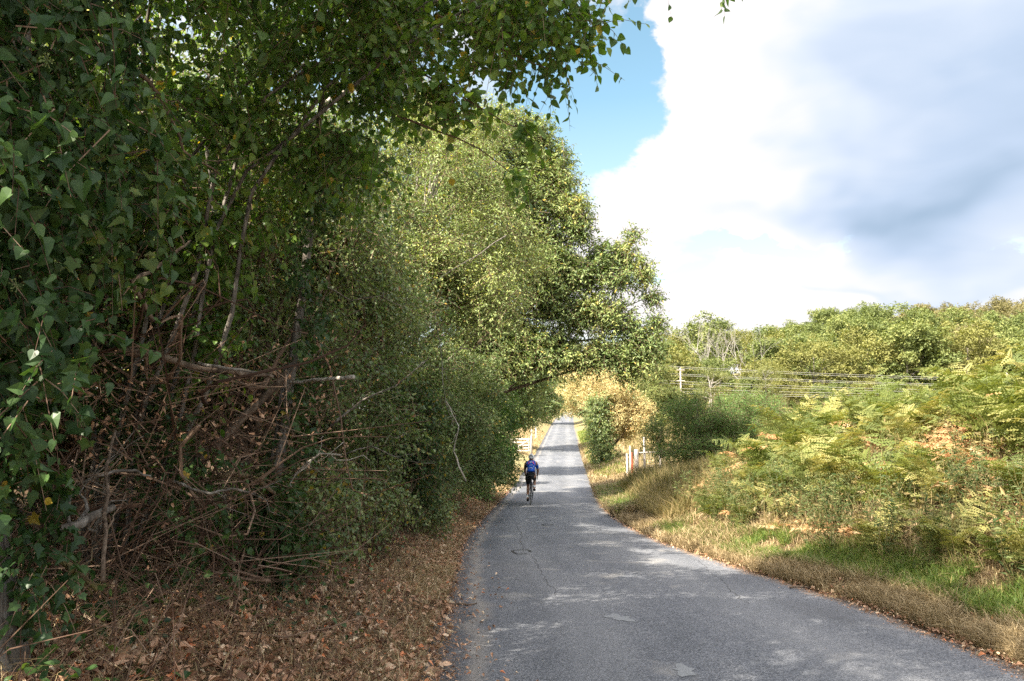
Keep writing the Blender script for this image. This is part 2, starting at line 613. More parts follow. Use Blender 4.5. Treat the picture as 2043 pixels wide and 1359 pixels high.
M['bush'] = leaf_mat('bush_leaf', [(0, (0.045, 0.107, 0.028)), (.5, (0.102, 0.199, 0.047)), (.93, (0.233, 0.345, 0.085)), (1, (0.422, 0.406, 0.098))], 0.28, 0.5, 0.35)
M['bracken'] = leaf_mat('bracken_yellowing', [(0, (.09, .125, .036)), (.45, (.21, .235, .070)), (.8, (.40, .36, .13)), (.95, (.50, .42, .17)), (1, (.48, .32, .12))], 0.4, 0.55, 0.3, (1.15, 1.1, .55))
M['brackenfresh'] = leaf_mat('bracken_green', [(0, (.065, .095, .022)), (.45, (.150, .185, .042)), (.8, (.28, .28, .080)), (.95, (.40, .35, .12)), (1, (.45, .32, .10))], 0.4, 0.5, 0.35, (1.15, 1.15, .5))
M['deadbracken'] = leaf_mat('bracken_rust', [(0, (0.275, 0.128, 0.059)), (.5, (0.584, 0.329, 0.160)), (.95, (0.736, 0.620, 0.367)), (1, (0.736, 0.675, 0.413))], 0.3, 0.7, 0.2, (1.1, .95, .7))
M['deadleaf'] = leaf_mat('dry_leaf', [(0, (0.139, 0.078, 0.050)), (.4, (0.360, 0.205, 0.125)), (.75, (0.629, 0.396, 0.256)), (.94, (0.800, 0.675, 0.486)), (1, (0.769, 0.241, 0.081))], 0.12, 0.7, 0.25, (1.1, .9, .6))
M['grass'] = leaf_mat('green_grass', [(0, (0.068, 0.122, 0.023)), (.5, (0.131, 0.200, 0.040)), (.85, (0.262, 0.271, 0.077)), (1, (0.497, 0.363, 0.141))], 0.35, 0.5, 0.3)
M['straw'] = leaf_mat('dry_grass', [(0, (.12, .095, .042)), (.45, (.26, .19, .095)), (.85, (.44, .34, .19)), (1, (.54, .43, .27))], 0.2, 0.6, 0.25, (1.1, 1, .7))
M['olive'] = leaf_mat('tall_grass', [(0, (0.075, 0.079, 0.029)), (.5, (0.169, 0.144, 0.058)), (.9, (0.338, 0.258, 0.120)), (1, (0.425, 0.300, 0.156))], 0.25, 0.6, 0.25)
M['weed'] = leaf_mat('weed_leaf', [(0, (0.048, 0.083, 0.029)), (.5, (0.101, 0.144, 0.052)), (.9, (0.226, 0.243, 0.104)), (1, (0.500, 0.376, 0.156))], 0.3, 0.6, 0.25)
M['bark'] = bark_mat('grey_bark', (.05, .042, .034), (.14, .12, .10), (.27, .245, .215), 22)
M['bark_dark'] = bark_mat('brown_bark', (.045, .031, .022), (.13, .092, .065), (.25, .185, .135), 18, 0.2)
M['bark_moss'] = bark_mat('mossy_bark', (.045, .032, .02), (.12, .085, .05), (.20, .15, .09), 18, 0.3, (.15, .14, .035))
M['bark_pale'] = bark_mat('pale_bark', (.22, .19, .15), (.36, .32, .27), (.50, .46, .40), 16, 0.25)
M['twig'] = leaf_mat('twig', [(0, (0.048, 0.026, 0.017)), (.5, (0.122, 0.073, 0.049)), (1, (0.274, 0.187, 0.132))], 0.0, 0.8, 0.2)
M['palewood'] = bark_mat('weathered_wood', (.26, .22, .19), (.42, .37, .33), (.56, .50, .46), 30, 0.1)
M['whitepaint'] = plain_mat('white_paint', (.50, .47, .43), 0.6, var=.2, scale=14)
M['redpaint'] = plain_mat('red_paint', (.38, .09, .045), 0.6, var=.15)
M['wire'] = plain_mat('galvanised_wire', (.42, .42, .42), 0.45, 0.5, 0.3)
M['cable'] = plain_mat('pale_cable', (.36, .35, .33), 0.6, 0.4)

# ------------------------------------------------------------------ the lie of the land
RY = np.array([-40, -12, 0, 5.5, 15.7, 21.5, 27, 39, 55, 75, 120, 160, 190, 215, 260, 500.0])
RZ = np.array([1.6, .55, 0, -.26, -.82, -1.06, -1.17, -1.22, -.92, -.25, 1.4, 2.95, 4.1, 4.3, 3.2, 0])
LY = np.array([-40, 0, 5.5, 10, 15.7, 21.5, 27, 33, 39, 75, 120, 190, 260, 500])
LX = np.array([-1.0, -.55, -.60, -.80, -1.05, -.95, -.62, -.18, .22, 2.65, 5.7, 10.9, 16.5, 36])
RYX = np.array([-40, 0, 5.5, 9, 11, 13.2, 15.7, 18, 21.5, 27, 33, 39, 75, 120, 190, 260, 500])
RX = np.array([4.6, 3.9, 3.8, 3.84, 3.6, 3.35, 3.12, 2.98, 2.90, 2.98, 3.4, 3.87, 6.25, 9.3, 14.6, 20.2, 40])
_yy = np.linspace(-40, 500, 2161)


def _sm(y, v, w):
    a = np.interp(_yy, y, v)
    k = np.hanning(w)
    k /= k.sum()
    p = np.pad(a, w // 2, mode='edge')
    return np.convolve(p, k, 'valid')[:len(_yy)]


_rz, _xl, _xr = _sm(RY, RZ, 33), _sm(LY, LX, 17), _sm(RYX, RX, 13)


def road_z(y):
    return np.interp(y, _yy, _rz)


def xl(y):
    return np.interp(y, _yy, _xl)


def xr(y):
    return np.interp(y, _yy, _xr)


def ss(x, a, b):
    t = np.clip((x - a) / (b - a), 0, 1)
    return t * t * (3 - 2 * t)


def wob(x, y, s, ph=0.0):
    return (np.sin(x * s * 1.3 + ph + 1.7 * np.sin(y * s * .7 + ph)) + np.sin(y * s * 1.1 + 2.1 * ph + 1.3 * np.sin(x * s * .9))) * 0.5


def ground(x, y):
    x, y = np.asarray(x, float), np.asarray(y, float)
    z = road_z(y)
    dl, dr = xl(y) - x, x - xr(y)
    # left bank, lower where the gateway pull-off is
    amp = 1 - 0.6 * ss(y, 27, 38) + 0.2 * ss(y, 70, 90)
    bl = np.interp(dl, [0, .25, .6, 1.3, 2.5, 6, 14, 60], [0, .05, .20, .55, .78, 1.25, 1.6, 2.0]) * amp
    # right: verge, bracken bank, field, wooded hill
    f = 1 - ss(y, 18.5, 27)
    hb = np.interp(dr, [0, .3, .8, 1.15, 3.0, 6.0, 12, 30], [0, .06, .18, .36, 1.55, 2.4, 2.9, 2.9])
    hf = np.interp(dr, [0, .4, 2, 6, 30, 80], [0, .06, .45, .80, 1.3, 1.6])
    br = hb * f + hf * (1 - f)
    hill = ss(y, 108, 205) * (8.0 + 0.105 * np.clip(x - 45, 0, 120)) * ss(dr, 4, 30)
    n = wob(x, y, 1.7) * .04 + wob(x, y, 5.1, 1.3) * .018
    side = np.where(dl > 0, bl, np.where(dr > 0, br + hill, 0.0))
    off = np.maximum(np.maximum(dl, dr), 0)
    return z + side + n * ss(off, 0.05, .8)


def strip(ys, us, fn, name, mat, smooth=True, kind='structure'):
    Y, U = np.meshgrid(ys, us, indexing='ij')
    X, Z = fn(Y, U)
    a, b = len(ys), len(us)
    i, j = np.meshgrid(np.arange(a - 1), np.arange(b - 1), indexing='ij')
    Q = np.stack([i * b + j, i * b + j + 1, (i + 1) * b + j + 1, (i + 1) * b + j], -1).reshape(-1, 4)
    g = Geo()
    g.add(np.stack([X, Y, Z], -1).reshape(-1, 3), Q, None, U.ravel())
    return g.obj(name, mat, smooth=smooth, kind=kind)


# ground: one sheet from behind the camera to the horizon
m, t, out = new_mat('soil_and_litter')
p = t.add('ShaderNodeBsdfPrincipled')
geo = t.add('ShaderNodeNewGeometry')
pos = geo.outputs['Position']
n1_ = t.noise(pos, 2.0, 6, .65)
n2_ = t.noise(pos, 28.0, 5, .7)
n3_ = t.noise(pos, .22, 4, .6)
sp = t.add('ShaderNodeSeparateXYZ')
t.l.new(pos, sp.inputs[0])
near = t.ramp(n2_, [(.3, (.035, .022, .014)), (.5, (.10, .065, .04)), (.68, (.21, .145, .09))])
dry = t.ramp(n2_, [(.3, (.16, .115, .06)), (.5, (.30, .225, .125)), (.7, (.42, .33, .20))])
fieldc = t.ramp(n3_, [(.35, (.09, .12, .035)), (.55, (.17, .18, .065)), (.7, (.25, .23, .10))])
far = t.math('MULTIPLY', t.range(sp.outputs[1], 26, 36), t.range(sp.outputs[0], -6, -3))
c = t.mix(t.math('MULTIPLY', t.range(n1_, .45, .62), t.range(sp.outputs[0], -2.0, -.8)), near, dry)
c = t.mix(far, c, t.mix(t.range(n1_, .4, .65), dry, fieldc))
t.put(p.inputs['Base Color'], c)
p.inputs['Roughness'].default_value = .9
p.inputs['Specular IOR Level'].default_value = .15
bm_ = t.add('ShaderNodeBump')
bm_.inputs['Strength'].default_value = .8
bm_.inputs['Distance'].default_value = .03
t.l.new(n2_, bm_.inputs['Height'])
t.l.new(bm_.outputs[0], p.inputs['Normal'])
t.l.new(p.outputs[0], out.inputs[0])
M['soil'] = m

ys = np.concatenate([np.arange(-40, -2, 2.0), np.arange(-2, 30, .25), np.arange(30, 80, 1.0), np.arange(80, 260, 4.0), np.arange(260, 501, 30.0), [700, 1000, 1500]])
lo = np.concatenate([-np.geomspace(900, 12, 22), -np.arange(11, 0.1, -.33), [0]])
ro = np.concatenate([[0], np.arange(.2, 9, .3), np.geomspace(9.2, 900, 42)])
us = np.concatenate([lo - 1, [-.75, -.5, -.25, 0, .25, .5, .75], ro + 1])     # -1..1 is the road


def land(Y, U):
    a, b = xl(Y), xr(Y)
    X = np.where(U < -1, a + (U + 1), np.where(U > 1, b + (U - 1), a + (b - a) * (U + 1) / 2))
    Z = ground(X, Y)
    Z = np.where((U > -1.01) & (U < 1.01), Z - .03, Z)
    return X, Z


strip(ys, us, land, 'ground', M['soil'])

# road: weathered surface dressing
m, t, out = new_mat('weathered_tarmac')
p = t.add('ShaderNodeBsdfPrincipled')
geo = t.add('ShaderNodeNewGeometry')
pos = geo.outputs['Position']
fine = t.noise(pos, 85.0, 3, .75)
vor = t.add('ShaderNodeTexVoronoi')
vor.inputs['Scale'].default_value = 80
t.l.new(pos, vor.inputs['Vector'])
mid = t.noise(t.vmath('MULTIPLY', pos, (1.0, .22, 1)), 1.3, 6, .65)
big = t.noise(t.vmath('MULTIPLY', pos, (1.0, .3, 1)), .55, 4, .6, .6)
patch = t.noise(t.vmath('ADD', pos, (4.3, 9.1, 0)), 1.1, 3, .5, .4)
base = t.ramp(mid, [(.3, (.088, .096, .110)), (.5, (.124, .132, .149)), (.72, (.172, .178, .191))])
stone = t.ramp(vor.outputs['Color'], [(.2, (.50, .51, .53)), (.5, (.92, .93, .95)), (.8, (1.45, 1.43, 1.4))])
c = t.mix(1.0, base, stone, 'MULTIPLY')
c = t.mix(t.math('MULTIPLY', t.range(patch, .60, .70), .5), c, (.33, .315, .29))
c = t.mix(t.math('MULTIPLY', t.range(big, .56, .66), .35), c, (.085, .087, .092))
c = t.mix(t.math('MULTIPLY', t.range(fine, .58, .72), .55), c, (.05, .05, .052))
ua = t.add('ShaderNodeAttribute', attribute_name='tint')
ue = t.math('ADD', ua.outputs['Fac'], t.math('MULTIPLY', t.math('SUBTRACT', t.noise(pos, 1.7, 5, .6), .5), .07))
# wheel tracks worn smooth and pale, loose dark grit and pale dust along the edges
trk = t.math('ADD', t.math('POWER', 2.718, t.math('MULTIPLY', t.math('POWER', t.math('DIVIDE', t.math('SUBTRACT', ue, .30), .07), 2.0), -1.0)),
             t.math('POWER', 2.718, t.math('MULTIPLY', t.math('POWER', t.math('DIVIDE', t.math('SUBTRACT', ue, .72), .09), 2.0), -1.0)))
c = t.mix(t.math('MULTIPLY', trk, .30), c, (.23, .235, .245))
c = t.mix(t.math('MULTIPLY', t.range(ue, .085, .02), t.range(fine, .35, .6)), c, (.060, .050, .044))
dust = t.math('MULTIPLY', t.range(ue, .06, .085), t.range(ue, .125, .09))
c = t.mix(t.math('MULTIPLY', dust, .55), c, (.29, .26, .225))
c = t.mix(t.math('MULTIPLY', t.range(ue, .955, .99), .6), c, (.24, .19, .14))
t.put(p.inputs['Base Color'], c)
p.inputs['Roughness'].default_value = .78
p.inputs['Specular IOR Level'].default_value = .35
b_ = t.add('ShaderNodeBump')
b_.inputs['Strength'].default_value = .75
b_.inputs['Distance'].default_value = .008
t.l.new(t.math('ADD', t.math('MULTIPLY', vor.outputs['Distance'], -1.0), t.math('MULTIPLY', fine, .8)), b_.inputs['Height'])
t.l.new(b_.outputs[0], p.inputs['Normal'])
t.l.new(p.outputs[0], out.inputs[0])
M['road'] = m


def road_fn(Y, U):
    a = xl(Y) - .03 + .045 * np.sin(Y * 2.3) * np.sin(Y * .9) + .03 * np.sin(Y * 7.1)
    b = xr(Y) + .03 + .045 * np.sin(Y * 1.9 + 1) * np.sin(Y * 1.1) + .03 * np.sin(Y * 6.3)
    X = a + (b - a) * U
    Z = road_z(Y) + .035 * (1 - (2 * U - 1) ** 2) - .012 + .006 * wob(X, Y, 1.1)
    return X, Z


def rz_at(x, y):
    u = (x - xl(y)) / (xr(y) - xl(y))
    return road_z(y) + .035 * (1 - (2 * u - 1) ** 2) - .012 + .006 * wob(x, y, 1.1)


strip(np.concatenate([np.arange(-12, 40, .15), np.arange(40, 260, 1.0)]), np.linspace(0, 1, 17), road_fn, 'road', M['road'])

# worn marks on the tarmac: a long crack, a tar ring, pale patches
M['tar'] = plain_mat('tar', (.022, .022, .024), .6, var=.3, scale=60)
M['patch'] = plain_mat('pale_patch', (.20, .21, .22), .8, var=.35, scale=70)


def ribbon(g, pts, wid):
    P = np.asarray(pts, float)
    T = norm(np.gradient(P, axis=0))
    S = np.stack([T[:, 1], -T[:, 0]], -1)
    wv = wid * (.5 + rnd(len(P)))[:, None]
    A, B = P - S * wv, P + S * wv
    V = np.concatenate([np.c_[A, rz_at(A[:, 0], A[:, 1]) + .004], np.c_[B, rz_at(B[:, 0], B[:, 1]) + .004]])
    n = len(P)
    i = np.arange(n - 1)
    g.add(V, np.stack([i, i + n, i + n + 1, i + 1], -1))


g = Geo()
for x0, y0, x1, y1, ww in ((.50, 9.5, .25, 14, .0025), (.2, 15, .1, 21, .004), (2.6, 9, 3.1, 13.5, .0025)):
    tt = np.linspace(0, 1, 70)
    pts = np.c_[x0 + (x1 - x0) * tt, y0 + (y1 - y0) * tt] + np.cumsum(gauss(70, 2) * .012, axis=0)
    ribbon(g, pts, ww)
th = np.linspace(0, 2 * pi * .86, 40)
for cx_, cy_, rx_, ry_ in ((.17, 14.6, .15, .42), (.9, 20.5, .12, .30)):
    ribbon(g, np.c_[cx_ + rx_ * np.cos(th) * (1 + .15 * np.sin(3 * th)), cy_ + ry_ * np.sin(th) * (1 + .2 * np.cos(2 * th))], .028)
g.obj('road_crack', M['tar'], kind='structure')
g = Geo()
for cx_, cy_, r_ in ((.12, 5.55, .11), (.45, 5.1, .08), (1.25, 6.0, .09), (1.05, 8.1, .12), (.6, 23, .2), (.75, 21.5, .12)):
    th = np.linspace(0, 2 * pi, 22, endpoint=False)
    rr = r_ * (1 + .35 * np.sin(2 * th + cx_ * 9) + .25 * np.sin(5 * th) + .1 * gauss(22))
    X, Y = cx_ + rr * np.cos(th), cy_ + rr * np.sin(th) * 1.5
    V = np.c_[np.r_[X, cx_], np.r_[Y, cy_], rz_at(np.r_[X, cx_], np.r_[Y, cy_]) + .004]
    g.add(V, None, [[22, i, (i + 1) % 22] for i in range(22)])
g.obj('road_patch', M['patch'], kind='structure')


# ------------------------------------------------------------------ loose ground cover (nobody could count it)
def blades(g, P, h, wd, lean, tint, head=None):
    """bent grass blades"""
    n = len(P)
    a = rnd(n) * 2 * pi if head is None else head
    d = np.stack([np.cos(a), np.sin(a), np.zeros(n)], -1)
    s = np.stack([-np.sin(a + gauss(n) * .6), np.cos(a + gauss(n) * .6), np.zeros(n)], -1)
    h = np.broadcast_to(h, (n,))[:, None]
    wd = np.broadcast_to(wd, (n,))[:, None]
    ln = np.broadcast_to(lean, (n,))[:, None] * h
    Z = np.array([0, 0, 1.0])
    m1 = P + Z * h * .55 + d * ln * .3
    tp = P + Z * h * (1 - .25 * np.minimum(ln / np.maximum(h, .01), 2)) + d * ln
    V = np.stack([P - s * wd, P + s * wd, m1 - s * wd * .75, m1 + s * wd * .75, tp], 1)
    b = np.arange(n)[:, None] * 5
    g.add(V.reshape(-1, 3), b + np.array([[0, 1, 3, 2]]), b + np.array([[2, 3, 4]]), np.repeat(np.broadcast_to(tint, (n,)), 5))


def on_ground(x, y, dz=0.0):
    return np.stack([x, y, ground(x, y) + dz], -1)


def ydist(n, a, b, pw=1.0):
    """distances, denser near the camera"""
    u = rnd(n)
    return (a ** (1 - pw) + u * (b ** (1 - pw) - a ** (1 - pw))) ** (1 / (1 - pw)) if pw != 1 else a * (b / a) ** u


def litter(name, n, y0, y1, fx, size, mat, curl=.5, pw=1.2):
    g = Geo()
    y = ydist(n, y0, y1, pw)
    x = fx(y, n)
    P = on_ground(x, y, .012 + .05 * rnd(n) ** 2)
    D = norm(np.stack([gauss(n), gauss(n), gauss(n) * curl * .7], -1))
    N = norm(np.stack([gauss(n) * curl, gauss(n) * curl, np.ones(n)], -1))
    k = rnd(n) < .5
    S = size * (.45 + 1.0 * rnd(n) ** 1.5)
    tt = rnd(n) * .93
    tt = np.where(rnd(n) < .03, .99, tt)
    leaves(g, P[k], D[k], N[k], S[k], tpl_ovate(.62, .22, .25), tt[k])
    leaves(g, P[~k], D[~k], N[~k], S[~k], tpl_fold(.5, .22, .25), tt[~k])
    return g.obj(name, mat, kind='stuff')


litter('leaf_litter', 60000, 2.2, 34, lambda y, n: xl(y) + .12 - rnd(n) ** .8 * (1.6 + 2.2 * (y < 12)), .058, M['deadleaf'], .55, 1.25)
litter('fallen_leaves', 5000, 3.5, 34, lambda y, n: xr(y) - .10 + rnd(n) ** 1.4 * .9, .04, M['deadleaf'])
litter('drifted_leaves', 900, 3.2, 30, lambda y, n: xl(y) + .02 + np.abs(gauss(n)) * .28, .04, M['deadleaf'], .35)
# straw and fine dry stems lying on the left bank
g = Geo()
n = 15000
y = ydist(n, 2.3, 30, 1.2)
x = xl(y) + .05 - rnd(n) ** .9 * 2.2
blades(g, on_ground(x, y), .05 + .16 * rnd(n), .0022 + .0014 * (y / 8), .8 + 1.6 * rnd(n), rnd(n))
n = 9000
y = ydist(n, 9, 40, 1.1)
x = xl(y) + .05 - rnd(n) * 1.3
blades(g, on_ground(x, y), .05 + .12 * rnd(n), .005, .8 + 1.2 * rnd(n), .3 + .7 * rnd(n))
g.obj('dry_straw', M['straw'], kind='stuff')
# thin bare stems standing in the bank
g = Geo()
n = 2600
y = ydist(n, 2.6, 24, 1.2)
x = xl(y) - .35 - rnd(n) ** .8 * 2.6
P0 = on_ground(x, y, -.02)
d = norm(np.stack([gauss(n) * .7, gauss(n) * .7, .4 + rnd(n)], -1))
L = (.18 + .6 * rnd(n) ** 2)[:, None]
sticks(g, P0, P0 + d * L * .5 + gauss(n, 3) * .04 * L, P0 + d * L + np.array([0, 0, -.12]) * L + gauss(n, 3) * .12 * L, .0022 + .0022 * rnd(n), rnd(n) * .9)
g.obj('bare_stems', M['twig'], kind='stuff')
# brambly low greenery creeping over the bank
g = Geo()
n = 5200
y = ydist(n, 2.6, 26, 1.15)
x = xl(y) - .5 - rnd(n) ** .7 * 2.4
keep = wob(x, y, 2.1, .6) + .5 * wob(x, y, 6, 2) > .05 
x, y = x[keep], y[keep]
n = len(x)
leaves(g, on_ground(x, y, .03 + .16 * rnd(n)), np.stack([gauss(n), gauss(n), gauss(n) * .4], -1), norm(np.stack([gauss(n) * .6, gauss(n) * .6, np.ones(n)], -1)),
       .035 + .03 * rnd(n), tpl_ovate(.75), rnd(n) * .9)
g.obj('ground_ivy', M['ivy'], kind='stuff')
# grit along both edges of the road
g = Geo()
n = 9000
y = ydist(n, 2.5, 26, 1.2)
left = rnd(n) < .6
x = np.where(left, xl(y) + .02 + np.abs(gauss(n)) * .13, xr(y) - .02 - np.abs(gauss(n)) * .09)
P = np.stack([x, y, rz_at(x, y) + .003], -1)
D = np.stack([gauss(n), gauss(n), gauss(n) * .2], -1)
leaves(g, P, D, norm(np.stack([gauss(n) * .3, gauss(n) * .3, np.ones(n)], -1)), .010 + .016 * rnd(n), tpl_fold(.8, -.2, .1), .15 + rnd(n) * .7)
g.obj('road_edge_grit', M['deadleaf'], kind='stuff')


# green verge and dry tufts at the right-hand edge
def patchy(x, y, s, ph, thr):
    return wob(x, y, s, ph) + .5 * wob(x, y, s * 2.7, ph + 1) > thr


g = Geo()
for (n, y0, y1, d0, d1, h, wd) in ((30000, 4.5, 14, .48, 1.25, .17, .0035), (18000, 12, 19, .25, 1.1, .15, .005), (10000, 23, 33, .05, 1.2, .28, .010)):
    y = ydist(n, y0, y1, 1.0)
    x = xr(y) + d0 + (d1 - d0) * rnd(n)
    k = patchy(x, y, 1.6, .4, -.6)
    x, y = x[k], y[k]
    blades(g, on_ground(x, y), h * (.5 + 1.0 * rnd(len(x))), wd * (.7 + .6 * rnd(len(x))), .3 + .8 * rnd(len(x)), np.clip(rnd(len(x)) * .8 + .2 * (rnd(len(x)) < .15), 0, .94))
n = 9000
y = 40 + 60 * rnd(n)
x = xr(y) + .2 + rnd(n) * 2.0
blades(g, on_ground(x, y), .12 + .2 * rnd(n), .02, .5, .4 + .5 * rnd(n))
g.obj('green_grass', M['grass'], kind='stuff')
g = Geo()
for (n, y0, y1, d0, d1, h, wd) in ((30000, 4.2, 15, .04, .62, .17, .0030), (9000, 4.2, 15, 1.05, 1.9, .24, .0035), (12000, 14, 24, .0, 1.1, .22, .006), (9000, 22, 34, .0, .8, .3, .010), (14000, 30, 75, -.1, 2.5, .28, .016), (6000, 36, 75, 2, 8, .3, .02)):
    y = ydist(n, y0, y1, 1.0)
    x = xr(y) + d0 + (d1 - d0) * rnd(n) ** 1.1
    k = patchy(x, y, 2.3, 1.9, -.45)
    x, y = x[k], y[k]
    n = len(x)
    blades(g, on_ground(x, y), h * (.4 + 1.1 * rnd(n)), wd * (.7 + .6 * rnd(n)), .4 + 1.3 * rnd(n), rnd(n))
for (n, y0, y1, d0, d1) in ((9000, 28, 48, .1, 2.2), (8000, 60, 100, .1, 3.0)):     # left of the road, at the pull-off and beyond
    y = ydist(n, y0, y1, 1.0)
    x = xl(y) - d0 - (d1 - d0) * rnd(n)
    blades(g, on_ground(x, y), .15 + .45 * rnd(n) * ss(xl(y) - x, .6, 1.6), .014, .4 + .8 * rnd(n), .35 + .65 * rnd(n))
n = 26000
y = ydist(n, 4.2, 26, 1.0)
x = xr(y) + .02 + 1.5 * rnd(n)
blades(g, on_ground(x, y), .04 + .12 * rnd(n), .003 + .0003 * y, .6 + 1.5 * rnd(n), .1 + .8 * rnd(n))
g.obj('dry_grass', M['straw'], kind='stuff')
# tall olive-brown grass between the verge and the round bush
g = Geo()
n = 15000
y = 22.5 + 8.5 * rnd(n)
x = xr(y) + .35 + 4.6 * rnd(n) ** .9
P = on_ground(x, y)
blades(g, P, (.55 + .55 * rnd(n)) * ss(x - xr(y), .1, 1.6), .008 + .004 * rnd(n), .15 + .5 * rnd(n), rnd(n))
n = 5000
y = 18.5 + 5 * rnd(n)
x = xr(y) + .6 + 1.6 * rnd(n)
blades(g, on_ground(x, y), .35 + .4 * rnd(n), .006, .3 + .8 * rnd(n), .3 + .7 * rnd(n))
g.obj('tall_grass', M['olive'], kind='stuff')
g = Geo()
n = 26000
y = 40 + 75 * rnd(n)
x = xr(y) + 3 + 60 * rnd(n)
blades(g, on_ground(x, y), .3 + .5 * rnd(n), .03, .3 + .5 * rnd(n), .25 + .7 * rnd(n))
g.obj('field_grass', M['olive'], kind='stuff')


# ------------------------------------------------------------------ bracken
def frond(g, L, W, a0, a1, az_, tint, pairs=12, base=np.zeros(3), twist=0.0):
    """one arching bracken frond: a bare stalk, then paired pinnae, each cut into leaflets"""
    n = 26
    t_ = np.linspace(0, 1, n)
    ang = a0 + (a1 - a0) * t_ ** 1.5
    step = L / (n - 1)
    r_ = np.cumsum(np.sin(ang)) * step
    z_ = np.cumsum(np.cos(ang)) * step
    d = np.array([cos(az_), sin(az_), 0])
    P = base + d * r_[:, None] + np.array([0, 0, 1]) * z_[:, None]
    T = norm(np.gradient(P, axis=0))
    S0 = np.array([-sin(az_), cos(az_), 0])
    sticks(g, P[:-1:5], P[2::5][:len(P[:-1:5])], P[5::5][:len(P[:-1:5])], .0045, tint)
    for i in range(pairs):
        f = .26 + .72 * (i + rng.random() * .3) / pairs
        j = min(int(f * (n - 1)), n - 2)
        q = (f - .26) / .74
        Lp = W * (1 - q) ** .85 * (.85 + .3 * rng.random()) + .02
        for s in (-1, 1):
            side = S0 * s
            nor = norm(np.cross(T[j], side)) * s
            if nor[2] < 0:
                nor = -nor
            dp = norm(side * .9 + T[j] * .42 + np.array([0, 0, -.20 + .25 * gauss()]) + gauss(3) * .13)
            k = max(3, int(Lp / .040))
            tt = (np.arange(k) + .5) / k
            ce = P[j] + dp * (Lp * tt)[:, None] + np.array([0, 0, -.10 * Lp]) * (tt ** 2)[:, None]
            ll = .20 * Lp * (1 - tt) ** .6 + .012
            acr = norm(np.cross(nor, dp))
            hw = Lp / k * (.50 + .12 * rng.random())
            for ss_ in (-1, 1):
                tip = ce + (acr * ss_ * .9 + dp * .35) * ll[:, None] + nor * (-.15 * ll)[:, None]
                md = ce + (acr * ss_ * .5 + dp * .2) * ll[:, None]
                V = np.stack([ce, md - dp * hw, tip, md + dp * hw], 1)
                g.add(V.reshape(-1, 3), np.arange(k * 4).reshape(-1, 4), None, np.clip(np.repeat(tint + gauss(k) * .07, 4), 0, .94))


def bracken_mesh(name, mat, nf, L, W, dead=False):
    g = Geo()
    a = rng.random() * 6
    for i in range(nf):
        a += 2 * pi / nf + gauss() * .35
        tn = .15 + .65 * rng.random()
        if dead:
            frond(g, L * (.6 + .5 * rng.random()), W * .8, .3 + .5 * rng.random(), 2.1 + .8 * rng.random(), a, tn, 9)
        else:
            frond(g, L * (.75 + .45 * rng.random()), W * (.8 + .4 * rng.random()), .06 + .3 * rng.random(), 1.35 + .55 * rng.random(), a, tn, 10)
    me = g.mesh(name)
    me.materials.append(mat)
    return me


GREEN_FERN = [bracken_mesh('bracken_fern', M['brackenfresh' if i < 4 else 'bracken'], 7 + i % 3, 1.25 + .12 * (i % 3), .40) for i in range(7)]
DEAD_FERN = [bracken_mesh('dead_bracken', M['deadbracken'], 6 + i % 2, .95, .28, True) for i in range(5)]
FL = {'top': 'green bracken fern with arching fronds on the crest of the sunlit bank',
      'mid': 'yellow-green bracken fern among straw on the face of the bank right of the road',
      'low': 'green bracken fern at the foot of the bank behind the grass verge',
      'end': 'bracken fern at the far end of the bank beside the round dark bush'}
DL = {'hi': 'rust-brown dead bracken fern high on the bank among green ferns',
      'lo': 'orange dead bracken fern drooping low on the bank near the verge',
      'end': 'orange dead bracken fern at the far end of the bank by the tall grass'}


def place_fern(x, y, dead, sc):
    fresh = rng.random() < (.85 if (x - float(xr(y)) > 4.3 or y < 9) else .40)
    me = DEAD_FERN[int(rng.random() * 5)] if dead else GREEN_FERN[int(rng.random() * 4) if fresh else 4 + int(rng.random() * 3)]
    nm = 'dead_bracken' if dead else 'bracken_fern'
    o = bpy.data.objects.new(nm, me)
    COL.objects.link(o)
    o.location = (x, y, float(ground(x, y)) - .02)
    o.rotation_euler = (gauss() * .12, gauss() * .12, rng.random() * 6.28)
    o.scale = (sc, sc, sc * (.9 + .25 * rng.random()))
    d = x - float(xr(y))
    if dead:
        tag(o, DL['end' if y > 17.5 else 'hi' if d > 3 else 'lo'], 'bracken', 'dead bracken ferns on the bank')
    else:
        tag(o, FL['end' if y > 17.5 else 'top' if d > 4.2 else 'mid' if d > 2.4 else 'low'], 'bracken', 'green bracken ferns on the bank')


placed = []
tries = 0
while len(placed) < 285 and tries < 20000:
    tries += 1
    y = 6.2 + 15.5 * rng.random()
    d = 1.15 + 7.9 * rng.random() ** 1.3
    if y > 17 and d < 1.0 + (y - 17) * .35:
        continue
    x = float(xr(y)) + d
    if any((x - a) ** 2 + (y - b) ** 2 < .27 for a, b in placed):
        continue
    placed.append((x, y))
    hot = math.exp(-((x - 8.2) / 1.1) ** 2 - ((y - 12.8) / 1.0) ** 2) + 1.0 * math.exp(-((x - 5.0) / .8) ** 2 - ((y - 19) / 1.4) ** 2) + .5 * math.exp(-((x - 6.3) / .8) ** 2 - ((y - 12) / 2.0) ** 2)
    dead = rng.random() < .30 + .8 * hot
    place_fern(x, y, dead, (.75 + .5 * rng.random()) * (.62 if d < 1.9 else .85 if d < 2.8 else 1))
